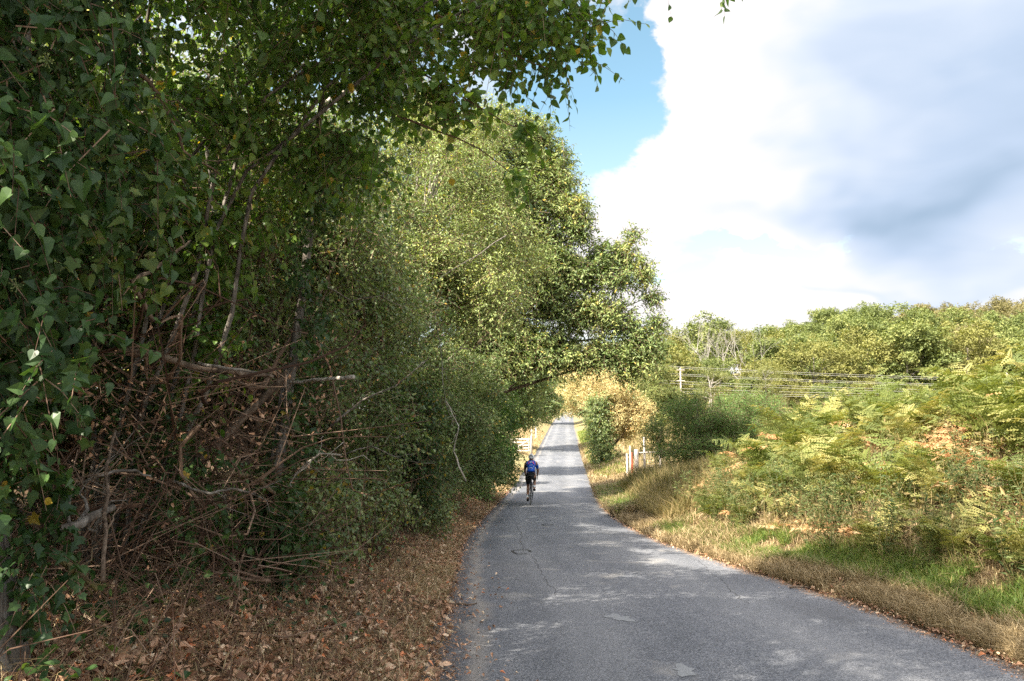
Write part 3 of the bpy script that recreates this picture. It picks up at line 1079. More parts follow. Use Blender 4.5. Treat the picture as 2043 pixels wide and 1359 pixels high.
# the deep mass of old fronds, stems and leaves under and behind the single ferns
g = Geo()
n = 30000
y = 5.5 + 17 * rnd(n)
x = xr(y) + 1.15 + 8.8 * rnd(n)
P = on_ground(x, y, .0) + np.array([0, 0, .55]) * rnd(n, 1)
leaves(g, P, np.stack([gauss(n), gauss(n), gauss(n) * .8], -1), norm(gauss(n, 3) + np.array([0, 0, .8])), .05 + .10 * rnd(n), tpl_fold(.35, .05, .15), rnd(n) * .94)
blades(g, on_ground(x[:9000], y[:9000]), .4 + .5 * rnd(9000), .004, .3 + .8 * rnd(9000), .3 + .6 * rnd(9000))
g.obj('bracken_undergrowth', M['olive'], kind='stuff')

# leafy weeds with small flowers along the foot of the bank
WEED = []
for i in range(4):
    gl, gs = Geo(), Geo()
    for s in range(7):
        a, b = rng.random() * 6.28, .10 + .16 * rng.random()
        top = np.array([cos(a) * b, sin(a) * b, .55 + .35 * rng.random()])
        line = wander((cos(a) * .03, sin(a) * .03, 0), top, 9, .05)
        tube(gs, line, np.linspace(.004, .0015, 9), 4)
        k = 26
        idx = rng.random(k) ** .8 * 8
        P = np.stack([np.interp(idx, np.arange(9), line[:, c]) for c in range(3)], -1)
        leaves(gl, P, np.stack([gauss(k), gauss(k), .3 + .3 * gauss(k)], -1), norm(gauss(k, 3) * .5 + np.array([0, 0, 1])), .035 + .045 * rnd(k), tpl_fold(.28, .04, .2), rnd(k) * .9)
        leaves(gl, np.repeat(top[None], 8, 0) + gauss(8, 3) * .02, gauss(8, 3), norm(gauss(8, 3)), .018, tpl_fold(.7), .5 + .4 * rnd(8))
    WEED.append((gs.mesh('stem'), gl.mesh('leaves')))
    WEED[-1][0].materials.append(M['olive'])
    WEED[-1][1].materials.append(M['weed'])
for i in range(110):
    y = 5.6 + 14 * rng.random()
    x = float(xr(y)) + 1.0 + 1.3 * rng.random()
    o = thing('tall_weed', 'leafy green weed with thin upright stems at the foot of the bracken bank', 'weed', (x, y, float(ground(x, y)) - .01),
              'leafy weeds behind the verge', rng.random() * 6, .7 + .6 * rng.random())
    for me in WEED[i % 4]:
        c = bpy.data.objects.new(me.name.split('.')[0], me)
        COL.objects.link(c)
        c.parent = o

# ------------------------------------------------------------------ left-hand trees and shrubs, near to far
FOLD, LONG, OVATE, IVY, HEART = tpl_fold(.62), tpl_fold(.40, .07, .12), tpl_ovate(), tpl_ivy(), tpl_heart()


def gz(x, y, d=0.0):
    return float(ground(x, y)) + d


def shrub(name, label, cat, base, top, crown, n_cl, cr, mat, n_tw, per, ln, size, tpl, bark='bark_dark', r0=.06, nl=14, group=None, low=-1.0, droop=.25, extra_tw=0,
          yellow=.012, keep=None, twig_r=.0035, inner=.25, extra=None, flat=.7, tint0=0.0, lean=.06, spread=.6, shell=2.4):
    """a tree or shrub: trunk with boughs, twigs and leaves. crown is a list of (centre, radii, share)"""
    bx, by = base
    b = np.array([bx, by, gz(bx, by, -.08)])
    o = thing(name, label, cat, tuple(b), group)
    cl = []
    for c, r, sh in crown:
        cl += crown_clumps(np.array(c) - b, r, max(2, int(n_cl * sh)), cr, low, inner)
    if extra:
        cl += [tuple(np.array(e[:3]) - b) + tuple(e[3:]) for e in extra]
    gt, gl = Geo(), Geo()
    limbs(gt, (0, 0, 0), np.array(top) - b, r0, cl, nl, lean=lean)
    kp = None if keep is None else (lambda P: keep(P + b))
    gw = Geo()
    foliage(gl, gw, cl, n_tw, per, ln, size, tpl, droop=droop, keep=kp, yellow=yellow, twig_r=twig_r, flat=flat, tint0=tint0, spread=spread, shell=shell)
    if extra_tw:
        foliage(gl, gw, cl[-len(extra):], extra_tw, per, ln, size, tpl, droop=droop, yellow=yellow, twig_r=twig_r, flat=flat, tint0=tint0 + .08, spread=spread, shell=shell)
    gt.obj('trunk', M[bark], o, smooth=True)
    cr_ = gl.obj('crown', M[mat], o)
    gw.obj('twigs', M['twig'], cr_)
    return o


# 1 ---- old tree at the very left, smothered in large-leaved ivy
bx, by = -2.42, 3.35
b = np.array([bx, by, gz(bx, by, -.3)])
o = thing('ivy_covered_tree', 'old tree smothered in large dark ivy leaves at the left edge with bare grey foot', 'tree', tuple(b))
gt = Geo()
tl = wander((0, 0, 0), (-.1, .1, 7.5), 16, .015)
rad = np.interp(np.linspace(0, 7.5, 16), [0, .5, 1.5, 7.5], [.50, .38, .27, .08])
tube(gt, tl, rad, 18, .5, rough=.05)
gt.obj('trunk', M['bark'], o, smooth=True)
gl, gw = Geo(), Geo()
cl = [(-.1 + .12 * gauss(), -.02 + .12 * gauss(), z, .30 + .18 * rng.random(), .32 + .2 * rng.random(), .42) for z in np.arange(1.25, 5.0, .28)]
for z, rr, k in ((1.9, .55, 4), (2.3, .72, 6), (2.8, .78, 7), (3.4, .72, 6), (3.9, .7, 5), (4.5, .6, 5)):
    for q in range(k):
        a = rng.random() * 6.28
        s = .20 + .16 * rng.random()
        cl.append((rr * cos(a) * (.6 + .5 * rng.random()), rr * sin(a) * (.6 + .5 * rng.random()), z + .2 * gauss(), s * 1.2, s * 1.2, s * 1.5))
foliage(gl, gw, cl, 2500, 7, .28, .053, HEART, droop=.5, up=-.1, flat=.45, jitter=.6, yellow=.004, twig_r=.003, shell=3.5)
foliage(gl, gw, cl, 480, 7, .28, .055, IVY, jitter=.5, droop=.55, up=-.1, flat=.35, yellow=.004, twig_r=.003, shell=3.5)
low = [(.05, -.05, 1.25, .30, .22, .25), (.28, .0, 1.15, .22, .2, .3), (.42, .15, .75, .15, .2, .3)]
foliage(gl, gw, low, 120, 6, .22, .050, IVY, droop=.5, up=-.2, flat=.4, yellow=.01, twig_r=.002)
iv = gl.obj('ivy', M['ivy'], o, smooth=False)
gw.obj('ivy_stems', M['twig'], iv)
gb = Geo()                                        # ivy flower heads
for q in range(26):
    c = cl[14 + int(rng.random() * (len(cl) - 14))]
    p = np.array(c[:3]) + norm(np.array([.6, -1, .1]) + .4 * gauss(3)) * np.array(c[3:6]) * 1.05
    d = norm(gauss(26, 3))
    sticks(gb, np.repeat(p[None], 26, 0), p + d * .011, p + d * .021, .0012, .6)
    leaves(gb, p + d * .020, d, norm(gauss(26, 3)), .008, tpl_fold(1.0), .7)
gb.obj('flower_heads', M['weed'], iv)
gl, gw = Geo(), Geo()
cl = crown_clumps((.2, .2, 6.9), (2.0, 2.0, 2.5), 28, .65)
foliage(gl, gw, cl, 2300, 8, .5, .085, FOLD, yellow=.01)
cr_ = gl.obj('crown', M['dark'], o)
gw.obj('twigs', M['twig'], cr_)

# 2 ---- hazel arching overhead from the left
bx, by = -2.9, 5.8
b = np.array([bx, by, gz(bx, by, -.1)])
o = thing('hazel_tree', 'hazel with rounded leaves arching over the road from the upper left', 'tree', tuple(b))
gt, gl, gw = Geo(), Geo(), Geo()
stems = [(-1.2, 5.4, 4.6), (-.4, 5.2, 4.55), (.35, 5.2, 4.5), (.0, 6.3, 5.3), (-2.2, 5.0, 5.2), (-1.6, 6.8, 5.6), (1.35, 4.9, 4.75), (-2.6, 6.6, 6.4)]
for s in stems:
    e = np.array(s) - b
    mid_ = np.array([e[0] * .30, e[1] * .3, e[2] * .72])
    line = np.concatenate([wander((.1 * gauss(), .1 * gauss(), 0), mid_, 8, .04)[:-1], wander(mid_, e, 8, .05, -.06)])
    tube(gt, line, np.linspace(.022, .005, len(line)), 7, .5, rough=.05)
cl = []
for p, q, k, s in (((-2.3, 5.3, 4.6), (.2, 5.2, 4.28), 26, .34), ((-1.9, 5.6, 4.2), (-.45, 5.4, 3.75), 9, .26), ((-2.3, 6.2, 5.0), (.0, 6.4, 5.0), 16, .42), ((-2.5, 5.4, 3.8), (-1.4, 6.0, 3.6), 9, .32),
                  ((.2, 5.2, 4.3), (.50, 5.15, 4.15), 4, .15), ((-.6, 5.3, 4.0), (.2, 5.2, 3.72), 5, .20), ((-2.4, 6.0, 6.0), (-.5, 6.0, 5.9), 18, .5),
                  ((-2.7, 5.6, 3.4), (-2.2, 6.0, 2.7), 12, .28), ((-2.0, 5.2, 3.6), (-1.2, 5.8, 3.5), 7, .22), ((-2.7, 4.4, 4.4), (-1.5, 4.7, 4.9), 12, .40), ((-2.6, 4.6, 3.4), (-2.2, 4.9, 3.9), 4, .3), ((-2.8, 5.5, 2.6), (-2.25, 6.0, 2.0), 10, .22)):
    for i in range(k):
        u = rng.random()
        c = np.array(p) * (1 - u) + np.array(q) * u + gauss(3) * s * .5 - b
        z = s * (.7 + .6 * rng.random())
        cl.append((*c, z * 1.2, z * 1.1, z * .75))
foliage(gl, gw, cl, 3500, 7, .34, .062, OVATE, droop=.45, up=0, flat=.5, yellow=.012, twig_r=.0028, shell=2.0)
for e in ((.95, 5.0, 4.44), (1.42, 4.9, 4.36), (.55, 5.0, 4.30), (.30, 5.1, 3.85), (.1, 5.2, 3.5), (.0, 5.25, 3.2)):
    e = np.array(e) - b
    foliage(gl, gw, [(*e, .10, .10, .06)], 5, 6, .24, .07, OVATE, droop=.6, up=0, flat=.4, twig_r=.002)
    s = e + np.array([-.8, .1, .45])
    tube(gw, wander(s, e, 7, .06), np.linspace(.008, .003, 7), 5, .4)
gt.obj('trunk', M['bark'], o, smooth=True)
cr_ = gl.obj('crown', M['hazel'], o)
gw.obj('twigs', M['twig'], cr_)

# 3 ---- thin straight trunk with ivy climbing it
bx, by = -1.93, 6.6
b = np.array([bx, by, gz(bx, by, -.1)])
o = thing('young_ash_tree', 'thin upright pale trunk wrapped in small-leaved ivy on the left bank', 'tree', tuple(b))
gt, gl, gw = Geo(), Geo(), Geo()
line = np.array([(0, 0, 0), (.02, 0, .5), (.0, .02, 1.0), (.06, .02, 1.5), (.10, .02, 1.9), (.15, .05, 2.4), (.20, .05, 3.0), (.2, .1, 3.6), (.3, .15, 4.6), (.35, .2, 6.0)])
tube(gt, line, np.linspace(.050, .024, 10), 10, .5, rough=.05)
tube(gt, np.array([(-.10, .05, 0), (-.08, .04, .7), (-.02, .05, 1.3), (.02, .1, 1.9)]), [.04, .035, .028, .015], 8, .5, rough=.05)
cl = [(np.interp(z, line[:, 2], line[:, 0]) - .05 * (z < 1) + .07 * gauss() + (.13 if z > 1.1 else 0), .08 * gauss() + (.05 if z > 1.1 else 0), z, .12 if z > 1.2 else .24, .18, .2) for z in np.r_[np.arange(.15, 1.0, .08), np.arange(1.2, 4.0, .38)]]
foliage(gl, gw, cl, 720, 6, .2, .042, IVY, droop=.5, up=-.2, flat=.3, yellow=.01, twig_r=.0018, shell=3)
iv = gl.obj('ivy', M['ivy'], o)
gw.obj('ivy_stems', M['twig'], iv)
gl, gw = Geo(), Geo()
cl = crown_clumps((.1, .3, 4.4), (.9, .9, 1.2), 16, .36)
foliage(gl, gw, cl, 900, 7, .34, .055, OVATE, droop=.5, yellow=.015)
gt.obj('trunk', M['bark'], o, smooth=True)
cr_ = gl.obj('crown', M['hazel'], o)
gw.obj('twigs', M['twig'], cr_)

# 4.. ---- the hedge wall along the left
HG = 'trees and shrubs of the left-hand hedge'
shrub('blackthorn_shrub', 'dense dark blackthorn directly behind the thin ivy-wrapped trunk', 'shrub', (-3.0, 8.6), (-2.6, 8.6, 5.4),
      [((-2.6, 8.4, 2.9), (1.0, 1.3, 2.4), 1)], 44, .42, 'dark', 4200, 8, .36, .052, FOLD, group=HG, yellow=.02, droop=.45)
shrub('holly_shrub', 'tangled half-bare shrub in the shade between the ivy-covered tree and the thin trunk', 'shrub', (-3.9, 6.6), (-3.8, 6.5, 4.6),
      [((-3.6, 6.4, 3.3), (1.0, 1.3, 1.3), 1)], 24, .42, 'ivy', 2200, 8, .36, .055, FOLD, group=HG, yellow=.012, nl=18)
shrub('elder_shrub', 'dark leafy elder with drooping leaves, first bush beyond the thin ivy-wrapped trunk', 'shrub', (-2.9, 10.8), (-2.6, 10.8, 5.5),
      [((-2.35, 10.6, 2.6), (.95, 1.4, 2.2), .7), ((-2.5, 10.8, 4.6), (1.1, 1.4, 1.3), .3)], 50, .46, 'dark', 5200, 8, .40, .060, FOLD, group=HG, droop=.45, yellow=.015)
shrub('ivy_shrub', 'low dark ivy-hung bush at the foot of the hedge with a few yellowing leaves', 'shrub', (-2.3, 13.6), (-2.0, 13.6, 2.6),
      [((-2.0, 13.4, 1.2), (.75, 1.5, 1.5), 1)], 26, .42, 'ivy', 2600, 8, .32, .060, FOLD, group=HG, yellow=.05, droop=.4)
shrub('hawthorn_tree', 'tall green hawthorn rising behind the low ivy-hung bush of the hedge', 'tree', (-3.3, 12.6), (-3.0, 12.6, 6.2),
      [((-2.7, 12.6, 4.3), (1.4, 1.2, 2.3), 1)], 44, .55, 'dark', 4600, 8, .45, .062, FOLD, group=HG, r0=.1, yellow=.015)
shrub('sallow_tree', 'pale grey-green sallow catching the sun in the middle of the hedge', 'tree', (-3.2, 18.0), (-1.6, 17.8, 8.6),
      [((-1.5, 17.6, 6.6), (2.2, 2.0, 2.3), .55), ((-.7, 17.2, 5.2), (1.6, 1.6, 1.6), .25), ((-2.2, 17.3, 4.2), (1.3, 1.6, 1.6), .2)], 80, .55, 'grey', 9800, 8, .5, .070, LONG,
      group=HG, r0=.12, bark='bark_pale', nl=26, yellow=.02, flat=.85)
shrub('holm_shrub', 'dark glossy bush leaning over the verge below the pale sallow', 'shrub', (-2.3, 17.4), (-1.9, 17.4, 3.4),
      [((-1.85, 17.0, 1.7), (.9, 1.9, 1.9), 1)], 40, .5, 'dark', 4200, 8, .38, .066, FOLD, group=HG, yellow=.012)
shrub('dogwood_shrub', 'lower dark bush of the hedge whose twigs reach towards the road near the cyclist', 'shrub', (-2.0, 22.5), (-1.4, 22.3, 3.6),
      [((-1.45, 22.2, 1.7), (1.0, 2.4, 2.1), 1)], 44, .55, 'dark', 4200, 8, .42, .075, FOLD, group=HG)
shrub('privet_shrub', 'bushy mid-green shrub ending the hedge before the sunlit pull-off', 'shrub', (-1.6, 28.5), (-1.2, 28.3, 3.2),
      [((-1.25, 28.2, 1.4), (1.15, 2.6, 2.0), 1)], 44, .6, 'bush', 4200, 8, .45, .085, FOLD, group=HG)
# oak
shrub('oak_tree', 'big oak with a long leafy bough reaching out over the road', 'tree', (-4.2, 26.0), (-2.6, 26.0, 11.0),
      [((-1.6, 26.0, 9.2), (3.0, 3.2, 3.4), .42), ((-.4, 25.6, 5.8), (2.3, 2.4, 2.3), .25)], 84, .85, 'oak', 15500, 9, .62, .12, LONG, group=None, r0=.32, nl=34, twig_r=.006,
      yellow=.012, extra=[(1.0, 25, 5.6, .9, .9, .8), (1.8, 25, 5.0, .8, .8, .7), (2.6, 25, 5.2, .75, .8, .6), (3.3, 25, 4.9, .7, .7, .6), (3.9, 25, 4.3, .6, .7, .6), (4.35, 24.8, 4.0, .45, .5, .55),
                          (2.2, 25.2, 6.3, .7, .8, .6), (2.9, 25.2, 6.9, .6, .7, .55), (3.6, 25.2, 7.0, .55, .6, .55), (4.2, 25, 6.4, .4, .5, .5), (3.3, 25, 6.2, .7, .7, .5), (4.4, 25, 5.6, .32, .4, .25),
                          (4.6, 25, 4.75, .28, .3, .35), (3.5, 24.8, 3.7, .4, .5, .4), (4.1, 24.8, 3.5, .35, .4, .35), (1.4, 24.8, 6.4, .8, .8, .8), (1.6, 26, 4.2, .6, .7, .4), (3.9, 25, 7.6, .22, .3, .28),
                          (.8, 25, 4.2, .8, .8, .6), (1.2, 25, 7.4, .7, .7, .6), (-.3, 26, 11.6, 1.0, 1, .8), (.7, 26, 11.3, .9, .9, .7), (1.3, 26, 10.4, .8, .9, .8), (1.5, 25.5, 9.3, .8, .9, .8),
                          (1.9, 25, 8.4, .7, .8, .6), (2.1, 25, 7.7, .5, .6, .5), (.4, 25.5, 9.6, 1, 1, 1), (.5, 25, 8.4, 1, 1, 1), (.1, 25, 3.7, .8, .8, .5), (1.1, 24.8, 3.6, .7, .7, .45), (2.1, 24.9, 3.7, .7, .7, .45), (2.9, 25, 3.8, .65, .6, .45), (3.6, 25, 3.2, .4, .5, .4)], flat=.85, shell=2.0, extra_tw=5400)
# beyond the oak
shrub('bramble_bush', 'light green bush in sun beside the gateway pull-off on the left', 'shrub', (-.75, 37.0), (-.6, 37, 1.4),
      [((-.65, 37.0, .25), (.75, 1.3, 1.1), 1)], 22, .45, 'palegreen', 1500, 8, .4, .09, FOLD, r0=.04, nl=6)
shrub('maple_tree', 'dark field maple beyond the oak hanging over the left verge', 'tree', (-2.2, 43.0), (-1.4, 43.0, 8.0),
      [((-.7, 42.5, 4.6), (2.3, 2.6, 3.2), .7), ((.6, 42.5, 3.1), (1.5, 2.0, 1.5), .3)], 70, .8, 'dark', 6000, 8, .6, .12, FOLD, r0=.2, twig_r=.006)
shrub('hornbeam_tree', 'dark hornbeam behind the white field gate', 'tree', (-.2, 66.0), (.5, 66.0, 9.0),
      [((.6, 66.0, 5.4), (2.8, 3.5, 3.6), .7), ((2.0, 65.0, 3.6), (1.7, 2.5, 1.6), .3)], 60, .95, 'dark', 4200, 8, .8, .17, FOLD, r0=.25, twig_r=.008)
shrub('lime_tree', 'dark tree on the left whose crown closes the arch over the far road', 'tree', (3.6, 128.0), (4.4, 128.0, 12.0),
      [((4.8, 128.0, 8.6), (3.9, 5.0, 4.6), .7), ((8.4, 128.0, 6.6), (3.0, 4.0, 1.7), .3)], 60, 1.2, 'dark', 3600, 8, 1.0, .26, FOLD, r0=.3, twig_r=.01)
shrub('beech_tree', 'dark tree on the right whose crown closes the arch over the far road', 'tree', (13.2, 118.0), (13.0, 118.0, 12.0),
      [((13.2, 118.0, 9.0), (3.6, 5.0, 4.4), .6), ((10.4, 118.0, 5.9), (2.6, 4.0, 1.7), .4)], 56, 1.3, 'dark', 3400, 8, 1.1, .28, FOLD, r0=.3, twig_r=.01)
for (x, y, h, lb) in ((12.0, 222, 11, 'tree just beyond the crest of the far road, left of its end'), (21, 232, 12, 'tree just beyond the crest of the far road, right of its end')):
    z = gz(x, y)
    shrub('sycamore_tree', lb, 'tree', (x, y), (x, y, z + h), [((x, y, z + h * .55), (7, 6, h * .5), 1)], 44, 2.0, 'wood', 2600, 8, 1.6, .42, FOLD, r0=.3, nl=5, twig_r=.012)
# trees rising behind the hedge, seen through it and above it
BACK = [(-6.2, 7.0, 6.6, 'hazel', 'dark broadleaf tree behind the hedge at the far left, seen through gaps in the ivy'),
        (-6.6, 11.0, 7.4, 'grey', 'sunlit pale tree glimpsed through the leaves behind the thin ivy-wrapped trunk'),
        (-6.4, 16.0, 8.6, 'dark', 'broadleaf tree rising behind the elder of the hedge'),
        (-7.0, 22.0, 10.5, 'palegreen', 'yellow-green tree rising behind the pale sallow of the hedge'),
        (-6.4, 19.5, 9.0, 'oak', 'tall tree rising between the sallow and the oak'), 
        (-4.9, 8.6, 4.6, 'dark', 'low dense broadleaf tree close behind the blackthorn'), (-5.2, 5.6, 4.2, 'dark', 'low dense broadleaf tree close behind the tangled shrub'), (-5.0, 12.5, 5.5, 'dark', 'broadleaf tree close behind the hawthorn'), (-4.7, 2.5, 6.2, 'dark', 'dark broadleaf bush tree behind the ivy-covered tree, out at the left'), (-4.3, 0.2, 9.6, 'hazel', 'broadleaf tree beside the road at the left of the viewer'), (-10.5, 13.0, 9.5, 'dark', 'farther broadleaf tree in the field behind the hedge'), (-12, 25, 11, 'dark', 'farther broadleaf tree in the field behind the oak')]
for x, y, h, mt, lb in BACK:
    z = gz(x, y)
    shrub('broadleaf_tree', lb, 'tree', (x, y), (x + .2, y, z + h * .9), [((x + .2, y, z + h * (.56 if y > 1 else .76)), (2.2, 2.3, h * (.46 if y > 1 else .25)), 1)], 46, .85, mt, 1300 if y < 3 else 3000, 8, .6, .10, FOLD, r0=.16, nl=16, twig_r=.006, group='trees behind the hedge')

for x, y, rx, ry, rzz, k, lb in ((-1.95, 8.0, .45, .9, .55, 900, 'low bramble patch at the foot of the hedge just beyond the thin trunk'), (-2.0, 10.4, .55, 1.3, .7, 1500, 'low bramble patch at the foot of the elder in the hedge'),
                             (-1.75, 15.4, .5, 1.3, .6, 1300, 'low bramble patch between the ivy-hung bush and the glossy bush')):
    z = gz(x, y)
    shrub('bramble_patch', lb, 'bramble', (x, y), (x, y, z + .7), [((x, y, z + .42), (rx, ry, rzz), 1)], 18, .26, 'dark', k, 7, .3, .045, OVATE, r0=.012, nl=10, group='brambles at the foot of the hedge', yellow=.05, droop=.5)
for x, y, z, k, lb in ((-2.75, 5.9, 1.75, 150, 'trailing ivy spray hanging in the dark thicket, higher one'), (-2.2, 5.6, 1.05, 110, 'trailing ivy spray low in the dark thicket left of the thin trunk'), (-3.1, 6.4, 1.2, 150, 'trailing ivy spray deep in the dark thicket')):
    o = thing('ivy_spray', lb, 'ivy', (x, y, gz(x, y)), 'ivy sprays in the thicket')
    gl, gw = Geo(), Geo()
    zz = z - gz(x, y)
    tube(gw, wander((.1, .1, 0), (0, 0, zz + .5), 9, .08), np.linspace(.008, .003, 9), 5, .5)
    foliage(gl, gw, [(.0, 0, zz, .35, .35, .45), (.12, -.1, zz - .35, .25, .25, .35), (-.2, .1, zz + .35, .3, .3, .3)], k, 6, .24, .045, IVY, droop=.6, up=-.2, flat=.4, twig_r=.002)
    gw.obj('stem', M['twig'], o)
    gl.obj('leaves', M['ivy'], o)

# ---- dead and fallen branches in the shade of the hedge
DB = [  # photograph points, distance, radii, label, bark
    ([(300, 985, 6.2), (380, 930, 6.2), (470, 850, 6.4), (555, 765, 6.6), (640, 690, 7.0)], .055, .022, 'thick brown bough leaning up to the right towards the thin trunk', 'bark_dark'),
    ([(425, 955, 5.7), (470, 946, 5.7), (515, 958, 5.7), (548, 985, 5.8)], .020, .013, 'mossy curved branch arching low left of the thin trunk', 'bark_moss'),
    ([(572, 764, 6.62), (625, 758, 6.35), (665, 756, 6.2), (706, 752, 6.05)], .012, .016, 'short sawn-off pale branch stub pointing right from the thin trunk', 'bark_pale'),
    ([(155, 968, 4.4), (200, 948, 4.4), (235, 940, 4.5), (270, 938, 4.6), (300, 950, 4.7)], .010, .006, 'bare curved branch low in front of the dark thicket', 'bark'),
    ([(100, 1065, 3.7), (140, 1052, 3.8), (185, 1030, 3.9), (225, 1012, 4.1)], .026, .018, 'grey fallen bough lying on the bank under the ivy', 'bark'),
    ([(104, 1098, 3.7), (135, 1128, 3.7), (165, 1150, 3.7), (195, 1178, 3.7)], .018, .011, 'short dark fallen branch sloping down the leaf-strewn bank', 'bark_moss'),
    ([(250, 700, 5.4), (330, 715, 5.4), (400, 735, 5.5), (480, 745, 5.6), (545, 752, 5.8)], .030, .012, 'long brown branch lying level across the dark thicket', 'bark_dark'),
    ([(395, 725, 5.2), (450, 735, 5.2), (520, 745, 5.3)], .013, .008, 'pale broken branch just above the long level one', 'bark'),
    ([(585, 950, 6.3), (612, 925, 6.2), (640, 905, 6.1), (680, 908, 6.0)], .012, .006, 'grey forked branch sticking out right of the thin trunk', 'bark_pale'),
    ([(345, 960, 5.2), (420, 985, 5.2), (460, 975, 5.3), (510, 985, 5.4)], .010, .006, 'thin grey branch low among the dry stems', 'bark'),
    ([(205, 1160, 3.6), (215, 990, 4.0), (212, 930, 4.2), (230, 860, 4.6)], .010, .008, 'upright bare stem at the edge of the ivy', 'bark_dark'),
    ([(305, 640, 5.0), (262, 560, 4.7), (330, 520, 5.0), (380, 480, 5.2)], .016, .007, 'dark crooked branch crossing the pale gap in the leaves', 'bark_dark'),
    ([(250, 120, 4.4), (330, 200, 4.6), (365, 300, 4.8), (440, 350, 5.2)], .014, .006, 'dark hanging branch among the ivy high on the left', 'bark_dark'),
    ([(1010, 470, 14.6), (960, 505, 14.5), (900, 540, 14.4), (850, 575, 14.3)], .014, .003, 'long bare bough slanting across the pale sallow', 'bark'),
    ([(868, 630, 11.0), (880, 700, 10.9), (884, 770, 10.8), (892, 815, 10.7), (905, 850, 10.6)], .006, .002, 'thin hanging vine stem trailing down the face of the hedge', 'bark'),
    ([(690, 905, 7.6), (740, 890, 7.6), (790, 912, 7.5), (830, 905, 7.5)], .007, .002, 'grey bare twig reaching right across the low brambles', 'bark'),
    ([(640, 560, 7.6), (700, 600, 7.7), (760, 590, 7.7), (820, 620, 7.8)], .007, .002, 'thin grey branch crossing the blackthorn leaves', 'bark'),
    ([(660, 850, 7.4), (720, 800, 7.4), (790, 770, 7.3), (850, 720, 7.3)], .012, .004, 'slim grey branch slanting up across the blackthorn and elder', 'bark'),
    ([(930, 960, 13.0), (905, 900, 13.0), (915, 850, 12.9), (890, 800, 12.9)], .014, .006, 'upright pale stem at the front of the low ivy-hung bush', 'bark_pale'),
    ([(640, 210, 9.5), (700, 180, 9.6), (750, 130, 9.8), (790, 70, 10)], .045, .03, 'pale slanting bough high among the hazel leaves', 'bark_pale'),
]
for pts, r0, r1, lb, mt in DB:
    P = np.array([at(*q) for q in pts])
    fine_ = []
    for i in range(len(P) - 1):
        fine_.append(wander(P[i], P[i + 1], 5, .03)[:-1])
    line = np.concatenate(fine_ + [P[-1:]])
    g = Geo()
    o0 = line[0].copy()
    line = line - o0
    tube(g, line, np.linspace(r0, r1, len(line)), 9, .5, rough=.07)
    for k in range(4 if len(pts) > 3 and 'sawn' not in lb else 0):
        i = 2 + int(rng.random() * (len(line) - 3))
        L = (.15 + .3 * rng.random())
        e = line[i] + norm(norm(line[-1] - line[0]) + gauss(3) * .8) * L
        tube(g, wander(line[i], e, 5, .12), np.linspace(r1 * .7, .002, 5), 5, .5)
    ob = g.obj('dead_branch', M[mt], smooth=True)
    ob.location = o0
    tag(ob, lb, 'branch', 'dead branches in the hedge')
# fine tangle of bare twigs in the thicket
g = Geo()
n = 800
P0 = np.stack([-3.6 + 2.6 * rnd(n), 4.8 + 3.0 * rnd(n) ** 1.2, np.zeros(n)], -1)
P0[:, 0] = np.minimum(P0[:, 0], -1.7 - .9 * rnd(n))
P0[:, 2] = ground(P0[:, 0], P0[:, 1]) + 1.5 * rnd(n) ** 1.4
d = norm(gauss(n, 3) * np.array([1, .8, .6]) + np.array([.4, -.1, .25]))
L = (.25 + .9 * rnd(n) ** 1.5)[:, None]
sticks(g, P0, P0 + d * L * .5 + gauss(n, 3) * .15 * L, P0 + d * L + gauss(n, 3) * .2 * L, .003 + .005 * rnd(n) ** 2, rnd(n))
for i in range(46):
    a = np.array([-3.4 + 1.5 * rng.random(), 5 + 2.5 * rng.random(), 0])
    a[2] = gz(a[0], a[1]) + .2 + 1.7 * rng.random()
    tube(g, wander(a, a + norm(gauss(3) + np.array([.5, 0, .3])) * (.6 + 1.0 * rng.random()), 12, .30), np.linspace(.012, .002, 12) * (.5 + rng.random()), 5, rng.random())
g.obj('twig_tangle', M['twig'], kind='stuff')
# withered brown leaves caught in the thicket
g = Geo()
n = 1500
c_ = np.array([at(*q) for q in ((270, 790, 5.8), (330, 860, 5.8), (420, 840, 6.2), (240, 850, 5.4), (690, 680, 10), (800, 640, 14), (520, 780, 6.6), (560, 900, 6.6), (600, 760, 7))])
k = rng.integers(0, len(c_), n)
P = c_[k] + gauss(n, 3) * np.array([.32, .4, .28])
leaves(g, P, gauss(n, 3) + np.array([0, 0, -.8]), norm(gauss(n, 3)), .022 + .026 * rnd(n), tpl_ovate(.6, .25, .35), .1 + rnd(n) * .65)
g.obj('withered_leaves', M['deadleaf'], kind='stuff')
# hedge-bottom stems and low growth
g = Geo()
n = 800
y = ydist(n, 8, 32, 1.0)
x = xl(y) - .7 - rnd(n) * 1.6
P0 = on_ground(x, y, -.02)
d = norm(np.stack([gauss(n) * .45 + .2, gauss(n) * .5, .6 + rnd(n)], -1))
L = (.3 + .9 * rnd(n))[:, None]
sticks(g, P0, P0 + d * L * .55 + gauss(n, 3) * .06 * L, P0 + d * L + gauss(n, 3) * .14 * L, .003 + .004 * rnd(n), rnd(n))
g.obj('hedge_stems', M['twig'], kind='stuff')

